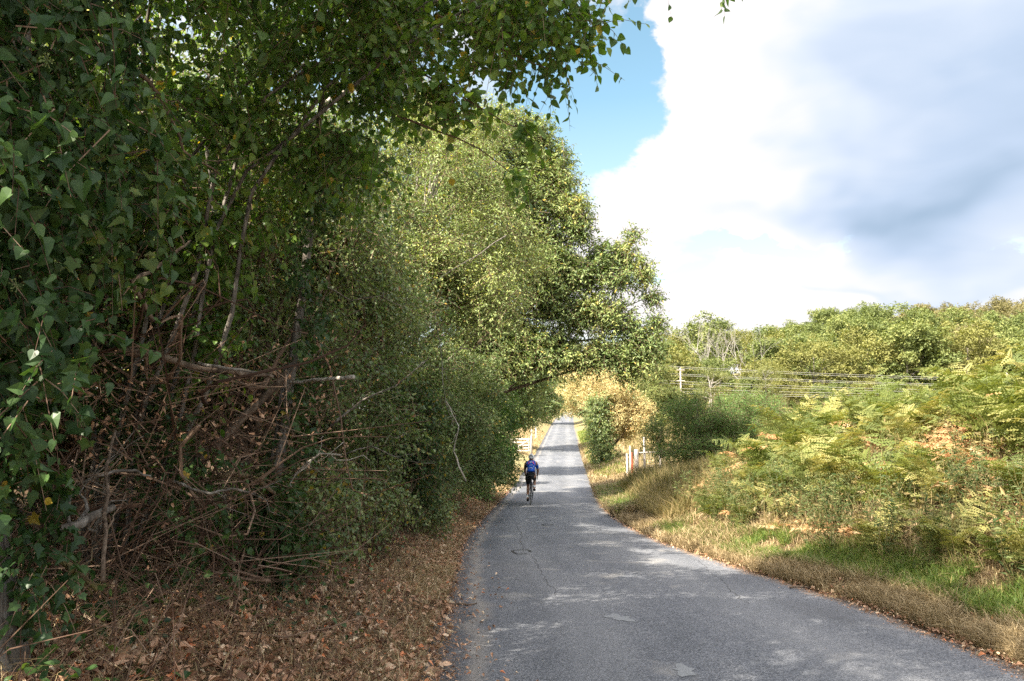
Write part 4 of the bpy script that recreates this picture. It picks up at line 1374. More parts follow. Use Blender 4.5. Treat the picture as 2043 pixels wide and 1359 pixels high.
# ------------------------------------------------------------------ right-hand bushes, golden trees
shrub('golden_hawthorn', 'golden-brown hawthorn beside the road with a dark ivy-hung left side', 'tree', (5.9, 50.0), (6.4, 50.0, 4.2),
      [((7.2, 49.8, 2.1), (1.35, 1.6, 1.4), .6), ((6.3, 50.2, 3.8), (1.5, 1.6, 1.2), .4)], 40, .6, 'gold', 4600, 9, .5, .085, FOLD, r0=.12, nl=10, yellow=.08)
g_o = thing('ivy_clad_stump', 'dark leafy ivy-clad trunk forming the left side of the golden hawthorn', 'tree', (5.45, 49.2, gz(5.5, 49.2, -.05)), scale=1.35)
gl, gw, gt = Geo(), Geo(), Geo()
tube(gt, wander((0, 0, 0), (.1, .1, 3.0), 9, .04), np.linspace(.16, .08, 9), 9, .5, rough=.06)
foliage(gl, gw, [(.0, 0, z, .55 + .25 * rng.random(), .7, .5) for z in np.arange(.2, 3.1, .25)] + [(-.45, -.1, 2.7, .5, .5, .45), (-.3, -.2, 2.1, .45, .5, .5), (.5, -.2, .5, .35, .4, .5)], 1500, 8, .4, .085, FOLD, droop=.4)
gt.obj('trunk', M['bark_dark'], g_o, smooth=True)
iv = gl.obj('ivy', M['dark'], g_o)
gw.obj('twigs', M['twig'], iv)
shrub('golden_maple', 'large golden tree standing behind the golden-brown hawthorn', 'tree', (9.6, 78.0), (9.4, 78, 7.0),
      [((9.0, 78, 5.6), (4.5, 3.6, 3.5), 1)], 62, .95, 'gold', 5600, 9, .7, .13, FOLD, r0=.2, nl=12, tint0=-.05, yellow=.02)
shrub('pale_ash_tree', 'pale yellow-green tree above the golden tree, seen under the oak bough', 'tree', (11.0, 95.0), (11, 95, 11.0),
      [((10.5, 95, 8.4), (5.2, 4.0, 4.0), 1)], 54, 1.2, 'palegreen', 3600, 9, .9, .17, FOLD, r0=.22, nl=14)
shrub('green_thorn_tree', 'sunlit green tree right of the golden hawthorn in front of the overhead wires', 'tree', (12.6, 68.0), (12.7, 68, 6.4),
      [((12.4, 68, 4.2), (2.3, 2.4, 2.7), 1)], 50, .8, 'wood', 4400, 8, .55, .12, FOLD, r0=.15, nl=12, tint0=.08)
shrub('rounded_bush', 'dense rounded dark green bush between the tall grass and the bracken bank', 'bush', (7.2, 31.0), (7.2, 31, 2.2),
      [((7.0, 31, 1.0), (1.9, 1.8, 1.75), .55), ((8.9, 31.4, 1.35), (1.8, 1.7, 1.6), .45)], 90, .45, 'bush', 9500, 9, .42, .062, LONG, r0=.08, nl=24, twig_r=.004, droop=.05, spread=.5)
# feathery upright shoots along the bush and behind it
SH = []
for i in range(3):
    g, gs = Geo(), Geo()
    for q in range(16):
        a, b_ = rng.random() * 6.28, .5 * rng.random()
        p0 = np.array([cos(a) * b_ * .5, sin(a) * b_ * .5, 0])
        line = wander(p0, p0 + np.array([cos(a) * b_ * .6, sin(a) * b_ * .6, 1.6 + 1.5 * rng.random()]), 10, .03)
        tube(gs, line, np.linspace(.014, .004, 10), 4, .5)
        k = 70
        ix = 2 + 7 * rnd(k)
        P = np.stack([np.interp(ix, np.arange(10), line[:, c]) for c in range(3)], -1) + gauss(k, 3) * .05
        leaves(g, P, gauss(k, 3) + np.array([0, 0, .7]), norm(gauss(k, 3)), .09 + .05 * rnd(k), tpl_fold(.3), rnd(k) * .9)
    a_, b_ = gs.mesh('stem'), g.mesh('leaves')
    a_.materials.append(M['twig'])
    b_.materials.append(M['palegreen'] if i != 1 else M['bush'])
    SH.append((a_, b_))
for i in range(84):
    if i < 14:
        y, px = 33.5 + 3 * rng.random(), 1400 + 160 * rng.random()
    else:
        y, px = 40 + 68 * rng.random(), 1385 + 520 * rng.random() ** 1.2
    x = (px - CX) / F * y
    o = thing('willow_sapling', 'feathery pale sapling in the rough field below the overhead wires', 'sapling', (x, y, gz(x, y, -.02)), 'saplings in the rough field', rng.random() * 6, (.75 + .45 * rng.random()) * (1 if y < 40 else 1.05))
    for me in SH[i % 3]:
        c = bpy.data.objects.new(me.name.split('.')[0], me)
        COL.objects.link(c)
        c.parent = o

# ------------------------------------------------------------------ distant wood on the hillside
def wood_mesh(mat, h, rx, n_cl, cr, n_tw, size, seed_cl=None):
    gt, gl = Geo(), Geo()
    cl = crown_clumps((0, 0, h * .60), (rx, rx, h * .41), n_cl, cr, -1, .45)
    limbs(gt, (0, 0, -.5), (0.2, 0, h * .75), .16, cl, 10, sides=4)
    foliage(gl, None, cl, n_tw, 7, 1.1, size, FOLD, droop=.2, flat=.8, yellow=0, shell=3.2)
    a, b_ = gt.mesh('trunk', True), gl.mesh('crown')
    a.materials.append(M['bark'])
    b_.materials.append(M[mat])
    return a, b_


WT = {'wood': [wood_mesh('wood', 11 + i, 3.9 + .4 * (i % 3), 34, 1.25, 1500, .36) for i in range(4)],
      'woodyellow': [wood_mesh('woodyellow', 12, 4.2 + .4 * i, 34, 1.2, 1500, .34) for i in range(2)],
      'woodbrown': [wood_mesh('woodbrown', 11, 4.0 + .5 * i, 32, 1.35, 1500, .36) for i in range(2)]}
WL = {('wood', 0): 'green broadleaf tree in the front row of the distant wood, trunk rising from scrub',
      ('wood', 1): 'green broadleaf tree in the middle of the distant hillside wood',
      ('wood', 2): 'dark green tree on the skyline of the distant hillside wood',
      ('woodyellow', 0): 'yellow-green tree at the front of the distant wood', ('woodyellow', 1): 'yellow-green tree within the distant hillside wood',
      ('woodyellow', 2): 'yellow-green rounded tree on the skyline of the distant wood',
      ('woodbrown', 0): 'brownish tree at the front of the distant wood', ('woodbrown', 1): 'brownish-olive tree on the rising right part of the distant wood',
      ('woodbrown', 2): 'brownish-olive tree on the skyline at the upper right of the wood'}


def wood_tree(x, y, kind, row, sc, label=None, v=None):
    ms = WT[kind]
    tr, cr_ = ms[int(rng.random() * len(ms))] if v is None else ms[v]
    o = thing('woodland_tree', label or WL[(kind, row)], 'tree', (x, y, gz(x, y)), 'trees of the distant hillside wood', rng.random() * 6.28, (sc * (.9 + .25 * rng.random()), sc * (.9 + .25 * rng.random()), sc))
    for me in (tr, cr_):
        c = bpy.data.objects.new(me.name.split('.')[0], me)
        COL.objects.link(c)
        c.parent = o
    return o


for ri, y0 in enumerate((117, 128, 141, 156, 173, 192, 212)):
    px = 1295 - (ri > 2) * 40 + 30 * rng.random()
    while px < 2160:
        y = y0 + gauss() * 2.5
        glade = 1362 < px < 1530
        if glade and 1 <= ri <= 3:
            px += 40
            continue
        x = (px - CX) / F * y
        right = px > 1760
        u = rng.random()
        if ri >= 4:
            kind = ('woodbrown' if u < .75 else 'wood') if right else ('woodyellow' if u < .45 else 'wood')
        else:
            kind = ('wood' if u < .72 else 'woodyellow') if not right else ('wood' if u < .6 else 'woodyellow' if u < .8 else 'woodbrown')
        wood_tree(x, y, kind, 0 if ri == 0 else 2 if ri >= 5 else 1, (.82 + .36 * rng.random()) * (.72 if glade and ri == 0 else 1))
        px += (6.4 + 2.2 * rng.random()) * F / y
x, y = (1415 - CX) / F * 150, 150
wood_tree(x, y, 'wood', 2, 1.25, 'large domed dark tree at the left end of the wood behind the bare pale trees', 1).scale = (1.5, 1.4, 1.28)
px = 1300
while px < 2000:                                  # scrub along the foot of the wood
    y = 109 + 4 * rng.random()
    o = wood_tree((px - CX) / F * y, y, 'woodyellow' if rng.random() < .5 else 'wood', 0, .36 + .14 * rng.random())
    o.name = 'scrub_bush'
    tag(o, 'low leafy scrub bush at the foot of the distant wood behind the overhead wires', 'bush', 'scrub along the foot of the wood')
    px += 38 + 22 * rng.random()
# bare pale trees
def bare(g, p, d, L, r, depth):
    n = 6
    q = p + d * L
    line = wander(p, q, n, .05)
    tube(g, line, np.linspace(r, r * .55, n), 5 if depth > 1 else 3, .5, cap=False)
    if depth == 0:
        return
    for k in range(3 if depth > 1 else 4):
        m = int(n * (.45 + .55 * rng.random())) if k else n
        m = min(m, n - 1)
        bare(g, line[m], norm(d + gauss(3) * .38 + np.array([0, 0, .22])), L * (.55 + .25 * rng.random()), r * .52, depth - 1)


M['deadpale'] = bark_mat('silvery_dead_wood', (.24, .21, .19), (.34, .31, .28), (.44, .41, .38), 8, .3)
BM = []
for i in range(3):
    g = Geo()
    bare(g, np.array([0, 0, 0.]), np.array([.03, 0, 1.]), 5.0, .11, 4)
    me = g.mesh('bare_tree', True)
    me.materials.append(M['deadpale'])
    BM.append(me)
for i, (px, y, s, lb) in enumerate(((1385, 127, 1.15, 'leafless silvery tree in front of the large domed dark tree, leftmost'), (1412, 126, 1.22, 'leafless silvery tree in front of the large domed dark tree, second from left'),
                                    (1438, 127, 1.15, 'leafless silvery tree at the right side of the large domed dark tree'), (1482, 128, 1.12, 'leafless pinkish-grey tree right of the domed dark tree'),
                                    (1508, 127, 1.05, 'leafless pinkish-grey tree farthest right before the green wood'))):
    x = (px - CX) / F * y
    o = bpy.data.objects.new('bare_tree', BM[i % 3])
    COL.objects.link(o)
    o.location = (x, y, gz(x, y, -.1))
    o.rotation_euler = (0, 0, rng.random() * 6)
    o.scale = (s, s, s)
    tag(o, lb, 'tree', 'leafless silvery trees')
# birches in front of the wood
for px, y, h, lb in ((1424, 84, 6.2, 'slender white-stemmed birch with a sparse crown behind the overhead wires'), (1536, 90, 6.4, 'thin leaning birch among the scrub at the middle of the overhead wires')):
    x = (px - CX) / F * y
    b = np.array([x, y, gz(x, y, -.1)])
    o = thing('birch_tree', lb, 'tree', tuple(b))
    gt, gl, gw = Geo(), Geo(), Geo()
    line = wander((0, 0, 0), (-.6, 0, h * .95), 12, .02)
    tube(gt, line, np.linspace(.11, .03, 12), 7, .5)
    cl = []
    for k in range(16):
        m = 5 + int(rng.random() * 6)
        e = line[m] + np.array([gauss() * 1.1, gauss() * .8, .6 + 1.1 * rng.random()])
        tube(gt, wander(line[m], e, 6, .06), np.linspace(.03, .008, 6), 4, .5)
        cl.append((*e, .75, .7, .5))
    foliage(gl, None, cl, 620, 7, .6, .13, FOLD, flat=.8, yellow=0)
    gt.obj('trunk', M['deadpale'], o, smooth=True)
    gl.obj('crown', M['palegreen'], o)

# ------------------------------------------------------------------ overhead wires across the field
YW = 96.0
poles = [(1283, 'tall wooden pole carrying the overhead wires, hidden behind the green tree', 10.4), (1358, 'pale wooden pole at the left of the overhead wires', 8.2), (2010, 'wooden pole at the right end of the overhead wires behind the bracken', 7.6)]
for px, lb, h in poles:
    x = (px - CX) / F * YW
    z0 = gz(x, YW, -.3)
    o = thing('wire_pole', lb, 'pole', (x, YW, z0), 'poles of the overhead wires')
    g = Geo()
    tube(g, [(0, 0, 0), (0, 0, (1.5 + h) - z0 - 1.2)], [.11, .085], 8)
    g.obj('post', M['palewood'], o, smooth=True)
    for k, dz in enumerate((1.5, 2.8, 4.2)):
        g = Geo()
        zz = (1.5 + h) - z0 - dz
        tube(g, [(-.5, -.10, zz), (.5, -.10, zz)], .05, 4)
        g.obj('crossarm', M['palewood'], o)
xa, xb = (1283 - CX) / F * YW, (2010 - CX) / F * YW
for k, (pya, pyb) in enumerate(((728, 757), (731, 761), (743, 770), (746, 773), (758, 781), (763, 785), (773, 789), (779, 792), (783, 796))):
    za, zb = 1.5 + (850 - pya) / F * YW, 1.5 + (850 - pyb) / F * YW
    tt = np.linspace(0, 1, 30)
    g = Geo()
    dy = -.16 + .04 * (k % 2)
    tube(g, np.c_[xa + (xb - xa) * tt, np.full(30, YW + dy), za + (zb - za) * tt - .35 * 4 * tt * (1 - tt) * .6], .014, 5, cap=False)
    ob = g.obj('overhead_wire', M['cable'])
    nm = ['topmost', 'second', 'third', 'fourth', 'fifth', 'sixth', 'seventh', 'eighth', 'lowest'][k]
    tag(ob, nm + ' pale overhead wire strung across the field before the wood', 'wire', 'overhead wires across the field')

# ------------------------------------------------------------------ fence corner by the field entrance, right
YF = 38.0


def post(px, y, ztop, r, mat, lb, sides=9, square=False):
    x = (px - CX) / F * y
    z0 = gz(x, y, -.25)
    g = Geo()
    h = ztop - z0
    tube(g, [(0, 0, 0), (.01, 0, h * .5), (.0, .01, h - .03), (.0, .01, h)], [r * 1.04, r, r * .97, r * .8], 4 if square else sides, .5, rough=.03)
    ob = g.obj('fence_post', M[mat], smooth=not square)
    ob.location = (x, y, z0)
    tag(ob, lb, 'post', 'fence posts at the field entrance')
    return x


zt = lambda py: 1.5 + (850 - py) / F * YF
post(1267, YF, zt(896), .105, 'palewood', 'thickest pale round wooden gatepost at the field entrance')
post(1249, YF + .3, zt(905), .055, 'whitepaint', 'whitish square post left of the red one at the field entrance', square=True)
post(1258.5, YF + .2, zt(902), .04, 'redpaint', 'red painted marker post beside the thick gatepost', square=True)
post(1255, YF + .8, zt(890), .05, 'palewood', 'thin grey wooden stake behind the red post')
post(1283, YF + .4, zt(872), .055, 'palewood', 'tall thin pale post right of the thick gatepost', square=True)
post(1314, YF + 1.2, zt(908), .05, 'palewood', 'short fence post at the edge of the rounded bush')
xa, xb = (1267 - CX) / F * YF, (1330 - CX) / F * YF
o = thing('wire_fence', 'sagging wire netting between the gatepost and the rounded bush', 'fence', (xa, YF, gz(xa, YF)))
g = Geo()
for k in range(7):
    tt = np.linspace(0, 1, 12)
    tube(g, np.c_[(xb - xa) * tt, .06 + .9 * tt, .15 + .13 * k - .06 * np.sin(tt * pi) + 0 * tt], .004, 4, cap=False)
for k in range(13):
    u = k / 12
    tube(g, [((xb - xa) * u, .06 + .9 * u, .12), ((xb - xa) * u, .06 + .9 * u, .95)], .003, 4, cap=False)
g.obj('netting', M['wire'], o)
g = Geo()
tube(g, [(-.0, .1, .95), ((xb - xa), .98, .98)], .035, 5, rough=.05)
g.obj('rail', M['palewood'], o)


# ------------------------------------------------------------------ white field gate on the left
def box(g, c, s, M4=None, tint=.5):
    c, s = np.array(c, float), np.array(s, float) / 2
    b = .12 * s.min()
    V, F_ = [], []
    bm = np.array([[x, y, z] for x in (-1, 1) for y in (-1, 1) for z in (-1, 1)], float)
    P = bm * s + c
    if M4 is not None:
        P = P @ np.asarray(M4)[:3, :3].T + np.asarray(M4)[:3, 3]
    g.add(P, [[0, 1, 3, 2], [4, 6, 7, 5], [0, 4, 5, 1], [2, 3, 7, 6], [0, 2, 6, 4], [1, 5, 7, 3]], None, tint)


YG = 60.0
xg = (1056 - CX) / F * YG
zg = gz(xg - .8, YG)
o = thing('field_gate', 'white five-barred wooden field gate on the left beyond the pull-off', 'gate', (xg, YG, zg), rz=R(4))
W_ = 2.6
for k, zz in enumerate((.22, .42, .62, .84, 1.08)):
    g = Geo()
    box(g, (-W_ / 2, 0, zz), (W_, .04, .085))
    g.obj('bar', M['whitepaint'], o)
for xx in (-.045, -W_ + .045):
    g = Geo()
    box(g, (xx, .042, .64), (.085, .04, 1.05))
    g.obj('stile', M['whitepaint'], o)
for s in (-1, 1):
    g = Geo()
    L = math.hypot(W_ / 2, .8)
    an = math.atan2(.8, W_ / 2) * s
    M4 = Matrix.Translation((-W_ / 2 + s * W_ / 4 * -1, -.042, .64)) @ Matrix.Rotation(an, 4, 'Y')
    box(g, (0, 0, 0), (L * .96, .03, .07), M4)
    g.obj('brace', M['whitepaint'], o)
for dx, lb in ((.14, 'gatepost at the latch end of the white field gate'), (-W_ - .16, 'gatepost at the hinge end of the white field gate')):
    g = Geo()
    tube(g, [(0, 0, -.3), (0, 0, 1.25), (0, 0, 1.33)], [.085, .08, .05], 8, rough=.03)
    ob = g.obj('gate_post', M['palewood'], smooth=True)
    ob.location = (xg + dx, YG + .02, zg)
    tag(ob, lb, 'post')
for px, py0, py1, lb in ((1068.5, 850, 865, 'white roadside marker post on the left verge beyond the gate'), (1060, 857, 866, 'shorter pale marker post just left of the white roadside one')):
    y = 84.0
    x = (px - CX) / F * y
    z0 = gz(x, y, -.1)
    g = Geo()
    box(g, (0, 0, (1.5 + (850 - py0) / F * y - z0) / 2), (.14, .10, 1.5 + (850 - py0) / F * y - z0))
    box(g, (0, -.055, (1.5 + (850 - py0) / F * y - z0) - .2), (.10, .012, .12))
    ob = g.obj('marker_post', M['whitepaint'])
    ob.location = (x, y, z0)
    tag(ob, lb, 'post')
# sticks lying on the road edge
for x, y, L, a, lb in ((-.52, 9.0, .28, .3, 'short dark stick lying at the left edge of the road'), (2.55, 10.2, .35, -.2, 'thin dark twig at the right edge of the tarmac')):
    g = Geo()
    tube(g, wander((-L / 2, 0, .012), (L / 2, 0, .012), 7, .05), np.linspace(.014, .008, 7), 7, rough=.08)
    if x > 0:
        x = float(xr(y)) - .05
    ob = g.obj('stick', M['bark_dark'], smooth=True)
    ob.location = (x, y, float(rz_at(x, y)) + .004)
    ob.rotation_euler = (0, 0, a)
    tag(ob, lb, 'stick')

# ------------------------------------------------------------------ cyclist
YC = 27.6
XC = (1060 - CX) / F * 27.0
ZC = float(rz_at(XC, YC)) + .001
HEAD = -R(3)
M['tyre'] = plain_mat('tyre_rubber', (.018, .018, .018), .7)
M['frame'] = plain_mat('black_frame', (.02, .021, .024), .3, .5)
M['alloy'] = plain_mat('alloy', (.45, .45, .46), .3, .5, .9)
M['saddle'] = plain_mat('saddle', (.02, .02, .02), .5)
M['skin'] = plain_mat('skin', (.36, .19, .12), .55, .35, var=.08)
M['jersey'] = plain_mat('blue_jersey', (.012, .095, .50), .7, .25, var=.25, scale=12)
M['sleeve'] = plain_mat('dark_sleeve', (.012, .014, .03), .7, .25)
M['shorts'] = plain_mat('black_shorts', (.010, .010, .011), .6, .3)
M['sock'] = plain_mat('white_sock', (.72, .72, .74), .8)
M['shoe'] = plain_mat('black_shoe', (.015, .015, .016), .4)
M['helmet'] = plain_mat('white_helmet', (.78, .78, .78), .35, .5)
M['vent'] = plain_mat('helmet_vent', (.015, .015, .016), .6)
M['pink'] = plain_mat('pink_print', (.75, .10, .32), .7)
M['white'] = plain_mat('white_print', (.6, .68, .78), .7)
M['hair'] = plain_mat('dark_hair', (.03, .02, .015), .7)

bike = thing('bicycle', 'black drop-bar road bicycle under the cyclist in blue', 'bicycle', (XC, YC, ZC), rz=HEAD)


def part(name, mat, parent, fn, smooth=True):
    g = Geo()
    fn(g)
    return g.obj(name, M[mat], parent, smooth=smooth)


def ring(g, c, R_, r, n=48, s=8):
    th = np.linspace(0, 2 * pi, n + 1)
    tube(g, np.c_[np.full(n + 1, c[0]), c[1] + R_ * np.cos(th), c[2] + R_ * np.sin(th)], r, s, cap=False)


for yy in (-.50, .49):
    ax = np.array([0, yy, .338])
    wh = part('wheel', 'alloy', bike, lambda g: ring(g, ax, .305, .011))
    part('tyre', 'tyre', wh, lambda g: ring(g, ax, .324, .0135))
    part('hub', 'alloy', wh, lambda g: tube(g, [ax + (-.05, 0, 0), ax + (.05, 0, 0)], .018, 10))

    def sp(g):
        for k in range(24):
            a = 2 * pi * k / 24
            tube(g, [ax + (.028 * (-1) ** k, .02 * cos(a), .02 * sin(a)), ax + (0, .30 * cos(a), .30 * sin(a))], .0011, 3, cap=False)
    part('spokes', 'alloy', wh, sp)
BB, ST, HT, HB = (0, -.09, .275), (0, -.235, .80), (0, .375, .83), (0, .425, .665)


def fr(g):
    for a, b_, r in ((BB, ST, .016), (ST, HT, .015), (BB, HB, .019), (HB, HT, .019), (BB, (.0, -.09, .276), .02)):
        tube(g, [a, b_], r, 10)
    for s in (-1, 1):
        tube(g, [(s * .012, -.225, .77), (s * .05, -.45, .42), (s * .06, -.50, .338)], [.009, .007, .008], 7)
        tube(g, [(s * .03, -.11, .275), (s * .05, -.3, .30), (s * .06, -.50, .338)], [.012, .01, .009], 7)
        tube(g, [(s * .03, .43, .65), (s * .045, .46, .45), (s * .045, .49, .338)], [.013, .011, .008], 7)
    tube(g, [(-.034, .43, .655), (.034, .43, .655)], .014, 7)


part('frame', 'frame', bike, fr)
part('seat_post', 'alloy', bike, lambda g: tube(g, [ST, (0, -.27, .935)], .0135, 9))


def sad(g):
    L = np.linspace(0, 1, 12)
    P = np.c_[np.zeros(12), -.40 + .28 * L, .955 + .012 * np.cos(L * 3)]
    V = []
    wv = np.interp(L, [0, .12, .35, .6, 1], [.045, .068, .06, .026, .018])
    th = np.linspace(0, 2 * pi, 12, endpoint=False)
    for p_, w_ in zip(P, wv):
        V += [(w_ * cos(t_), p_[1], p_[2] + .022 * sin(t_) * (1 if sin(t_) > 0 else .9)) for t_ in th]
    V = np.array(V)
    Q = [[i * 12 + j, i * 12 + (j + 1) % 12, (i + 1) * 12 + (j + 1) % 12, (i + 1) * 12 + j] for i in range(11) for j in range(12)]
    V = np.r_[V, P[:1], P[-1:]]
    T = [[144, (j + 1) % 12, j] for j in range(12)] + [[145, 132 + j, 132 + (j + 1) % 12] for j in range(12)]
    g.add(V, Q, T)


part('saddle', 'saddle', bike, sad)


def hb(g):
    tube(g, [HT, (0, .40, .90), (0, .46, .925)], .014, 9)
    tube(g, [(-.20, .46, .925), (.20, .46, .925)], .0135, 9)
    for s in (-1, 1):
        th = np.linspace(pi / 2, -pi / 2, 9)
        P = [(s * .20, .46, .925)] + [(s * .21, .53 + .06 * cos(t_), .865 + .06 * sin(t_)) for t_ in th] + [(s * .215, .46, .80)]
        tube(g, P, .013, 9)


part('handlebar', 'frame', bike, hb)
for s in (-1, 1):
    part('brake_lever', 'frame', bike, lambda g: (tube(g, [(s * .208, .54, .925), (s * .208, .60, .945), (s * .208, .625, .985)], [.017, .017, .013], 9),
                                                  tube(g, [(s * .208, .615, .955), (s * .208, .635, .89), (s * .208, .62, .83)], [.007, .006, .005], 6)))
part('chainring', 'frame', bike, lambda g: (ring(g, (.045, BB[1], BB[2]), .095, .005, 40, 6), ring(g, (.045, BB[1], BB[2]), .06, .006, 30, 6), tube(g, [(-.06, BB[1], BB[2]), (.06, BB[1], BB[2])], .018, 10)))
part('cassette', 'alloy', bike, lambda g: [ring(g, (.025 + .004 * k, -.50, .338), .055 - .006 * k, .0035, 26, 5) for k in range(6)])
part('derailleur', 'frame', bike, lambda g: tube(g, [(.055, -.50, .32), (.058, -.49, .26), (.05, -.47, .19)], [.014, .012, .012], 7))
part('chain', 'alloy', bike, lambda g: (tube(g, [(.045, BB[1], BB[2] + .095), (.035, -.50, .39)], .004, 5), tube(g, [(.045, BB[1], BB[2] - .095), (.045, -.47, .185)], .004, 5)))
PEDL, PEDR = np.array([-.115, -.12, .108]), np.array([.115, -.06, .443])
for s, pd in ((-1, PEDL), (1, PEDR)):
    ck = part('crank', 'frame', bike, lambda g: tube(g, [(s * .055, BB[1], BB[2]), (s * .075, pd[1], pd[2])], [.014, .011], 8))
    part('pedal', 'frame', ck, lambda g: (tube(g, [(s * .075, pd[1], pd[2]), (s * .15, pd[1], pd[2])], .008, 7), box(g, (s * .115, pd[1], pd[2]), (.06, .07, .014))))

rider = thing('person', 'cyclist riding away in a blue jersey with pink marks, black shorts and white helmet', 'person', (XC, YC, ZC), rz=HEAD)


def skin_mesh(name, nodes, edges, mat, parent, lv=2, ref=None):
    """one continuous surface grown along a skeleton: nodes = {key: (x, y, z, rx, ry)}"""
    keys = list(nodes)
    me = bpy.data.meshes.new(name)
    me.from_pydata([nodes[k][:3] for k in keys], [(keys.index(a), keys.index(b_)) for a, b_ in edges], [])
    ob = bpy.data.objects.new(name, me)
    COL.objects.link(ob)
    ob.parent = parent
    me.materials.append(M[mat])
    md = ob.modifiers.new('Skin', 'SKIN')
    md.use_smooth_shade = True
    lay = me.skin_vertices[0] if len(me.skin_vertices) else None
    for i, k in enumerate(keys):
        lay.data[i].radius = nodes[k][3:5] if len(nodes[k]) > 4 else (nodes[k][3],) * 2
        lay.data[i].use_root = i == 0
    s2 = ob.modifiers.new('Subdivision', 'SUBSURF')
    s2.levels = lv
    s2.render_levels = lv
    return ob


N = {'pelvis': (0, -.24, 1.00, .135, .11), 'waist': (0, -.13, 1.13, .125, .10), 'chest': (0, .02, 1.28, .145, .115), 'upper': (0, .11, 1.37, .13, .095), 'neck': (0, .19, 1.45, .055, .06),
     'skull': (0, .235, 1.53, .078, .088), 'brow': (0, .275, 1.585, .072, .075), 'crown': (0, .28, 1.64, .045, .05), 'face': (0, .315, 1.525, .048, .05), 'chin': (0, .325, 1.475, .03, .03), 'nose': (0, .365, 1.535, .014, .016)}
E = [('pelvis', 'waist'), ('waist', 'chest'), ('chest', 'upper'), ('upper', 'neck'), ('neck', 'skull'), ('skull', 'brow'), ('brow', 'crown'), ('skull', 'face'), ('face', 'chin'), ('face', 'nose')]
LEG = {-1: ((-.10, -.23, .93), (-.105, .05, .60), (-.112, -.16, .205), PEDL), 1: ((.10, -.23, .93), (.115, .17, .80), (.112, -.13, .545), PEDR)}
for s in (-1, 1):
    k = 'l' if s < 0 else 'r'
    N['sh' + k] = (s * .165, .13, 1.375, .062)
    N['el' + k] = (s * .225, .30, 1.145, .044)
    N['fo' + k] = (s * .222, .40, 1.065, .04)
    N['wr' + k] = (s * .212, .505, .990, .027)
    N['pa' + k] = (s * .210, .555, .968, .024, .034)
    N['kn' + k] = (s * .210, .592, .962, .020, .032)
    E += [('upper', 'sh' + k), ('sh' + k, 'el' + k), ('el' + k, 'fo' + k), ('fo' + k, 'wr' + k), ('wr' + k, 'pa' + k), ('pa' + k, 'kn' + k)]
    for f in range(4):                       # fingers closing round the hood
        z0 = .972 - .012 * f
        L = (.95, 1.05, 1.0, .8)[f]
        N[f'f{f}a{k}'] = (s * .226, .605 + .012 * L - .006 * f, z0, .0085)
        N[f'f{f}b{k}'] = (s * .222, .628 * L / max(L, 1) - .006 * f + (.012 if L > .9 else .03), z0 - .018, .0082)
        N[f'f{f}c{k}'] = (s * .200, .626 - .006 * f, z0 - .026, .0075)
        E += [('kn' + k, f'f{f}a{k}'), (f'f{f}a{k}', f'f{f}b{k}'), (f'f{f}b{k}', f'f{f}c{k}')]
    N['t1' + k] = (s * .190, .56, .975, .011)
    N['t2' + k] = (s * .184, .592, .965, .0095)
    N['t3' + k] = (s * .190, .612, .945, .0085)
    E += [('pa' + k, 't1' + k), ('t1' + k, 't2' + k), ('t2' + k, 't3' + k)]
    N['ear' + k] = (s * .082, .235, 1.525, .014, .022)
    E += [('skull', 'ear' + k)]
    h, kn, an, pd = LEG[s]
    N['hip' + k] = (*h, .095)
    N['th' + k] = (*(np.array(h) * .5 + np.array(kn) * .5), .078)
    N['knee' + k] = (*kn, .054)
    cf = np.array(kn) * .62 + np.array(an) * .38 + (0, -.025, 0)
    N['calf' + k] = (*cf, .052)
    N['ank' + k] = (*an, .034)
    N['heel' + k] = (an[0], an[1] - .03, an[2] - .06, .032)
    N['ball' + k] = (an[0], pd[1] + .03, pd[2] + .035, .032, .022)
    N['toe' + k] = (an[0], pd[1] + .10, pd[2] + .03, .026, .018)
    E += [('pelvis', 'hip' + k), ('hip' + k, 'th' + k), ('th' + k, 'knee' + k), ('knee' + k, 'calf' + k), ('calf' + k, 'ank' + k), ('ank' + k, 'heel' + k), ('heel' + k, 'ball' + k), ('ball' + k, 'toe' + k)]
body = skin_mesh('body', N, E, 'skin', rider)


def grow(keys, d):
    return {q: tuple(N[q][:3]) + tuple(v + d for v in N[q][3:]) for q in keys}


def chain(*ks):
    return list(zip(ks[:-1], ks[1:]))


jer = skin_mesh('jersey', {**grow(['waist', 'chest', 'upper'], .014), 'hem': (0, -.21, 1.055, .142, .125), 'collar': (0, .165, 1.43, .065, .068), 'shl': (-.16, .13, 1.375, .075), 'shr': (.16, .13, 1.375, .075)},
                chain('waist', 'hem') + chain('waist', 'chest', 'upper', 'collar') + [('upper', 'shl'), ('upper', 'shr')], 'jersey', rider)
for k, s in (('l', -1), ('r', 1)):
    a, b_ = np.array(N['sh' + k][:3]), np.array(N['el' + k][:3])
    sl = skin_mesh('sleeve', {'a': (*(a * .9 + b_ * .1), .074), 'b': (*(a * .5 + b_ * .5), .064), 'c': (*(a * .12 + b_ * .88), .052)}, chain('a', 'b', 'c'), 'sleeve' if s < 0 else 'jersey', rider)
    h, kn, an, pd = LEG[s]
sh = {'pel': (0, -.235, 1.0, .146, .122), 'wst': (0, -.18, 1.07, .136, .112)}
se = [('pel', 'wst')]
for k, s in (('l', -1), ('r', 1)):
    h, kn, an, pd = (np.array(v) for v in LEG[s])
    sh.update({'h' + k: (*h, .108), 't' + k: (*(h * .5 + kn * .5), .089), 'e' + k: (*(h * .16 + kn * .84), .070)})
    se += [('pel', 'h' + k), ('h' + k, 't' + k), ('t' + k, 'e' + k)]
skin_mesh('shorts', sh, se, 'shorts', rider)
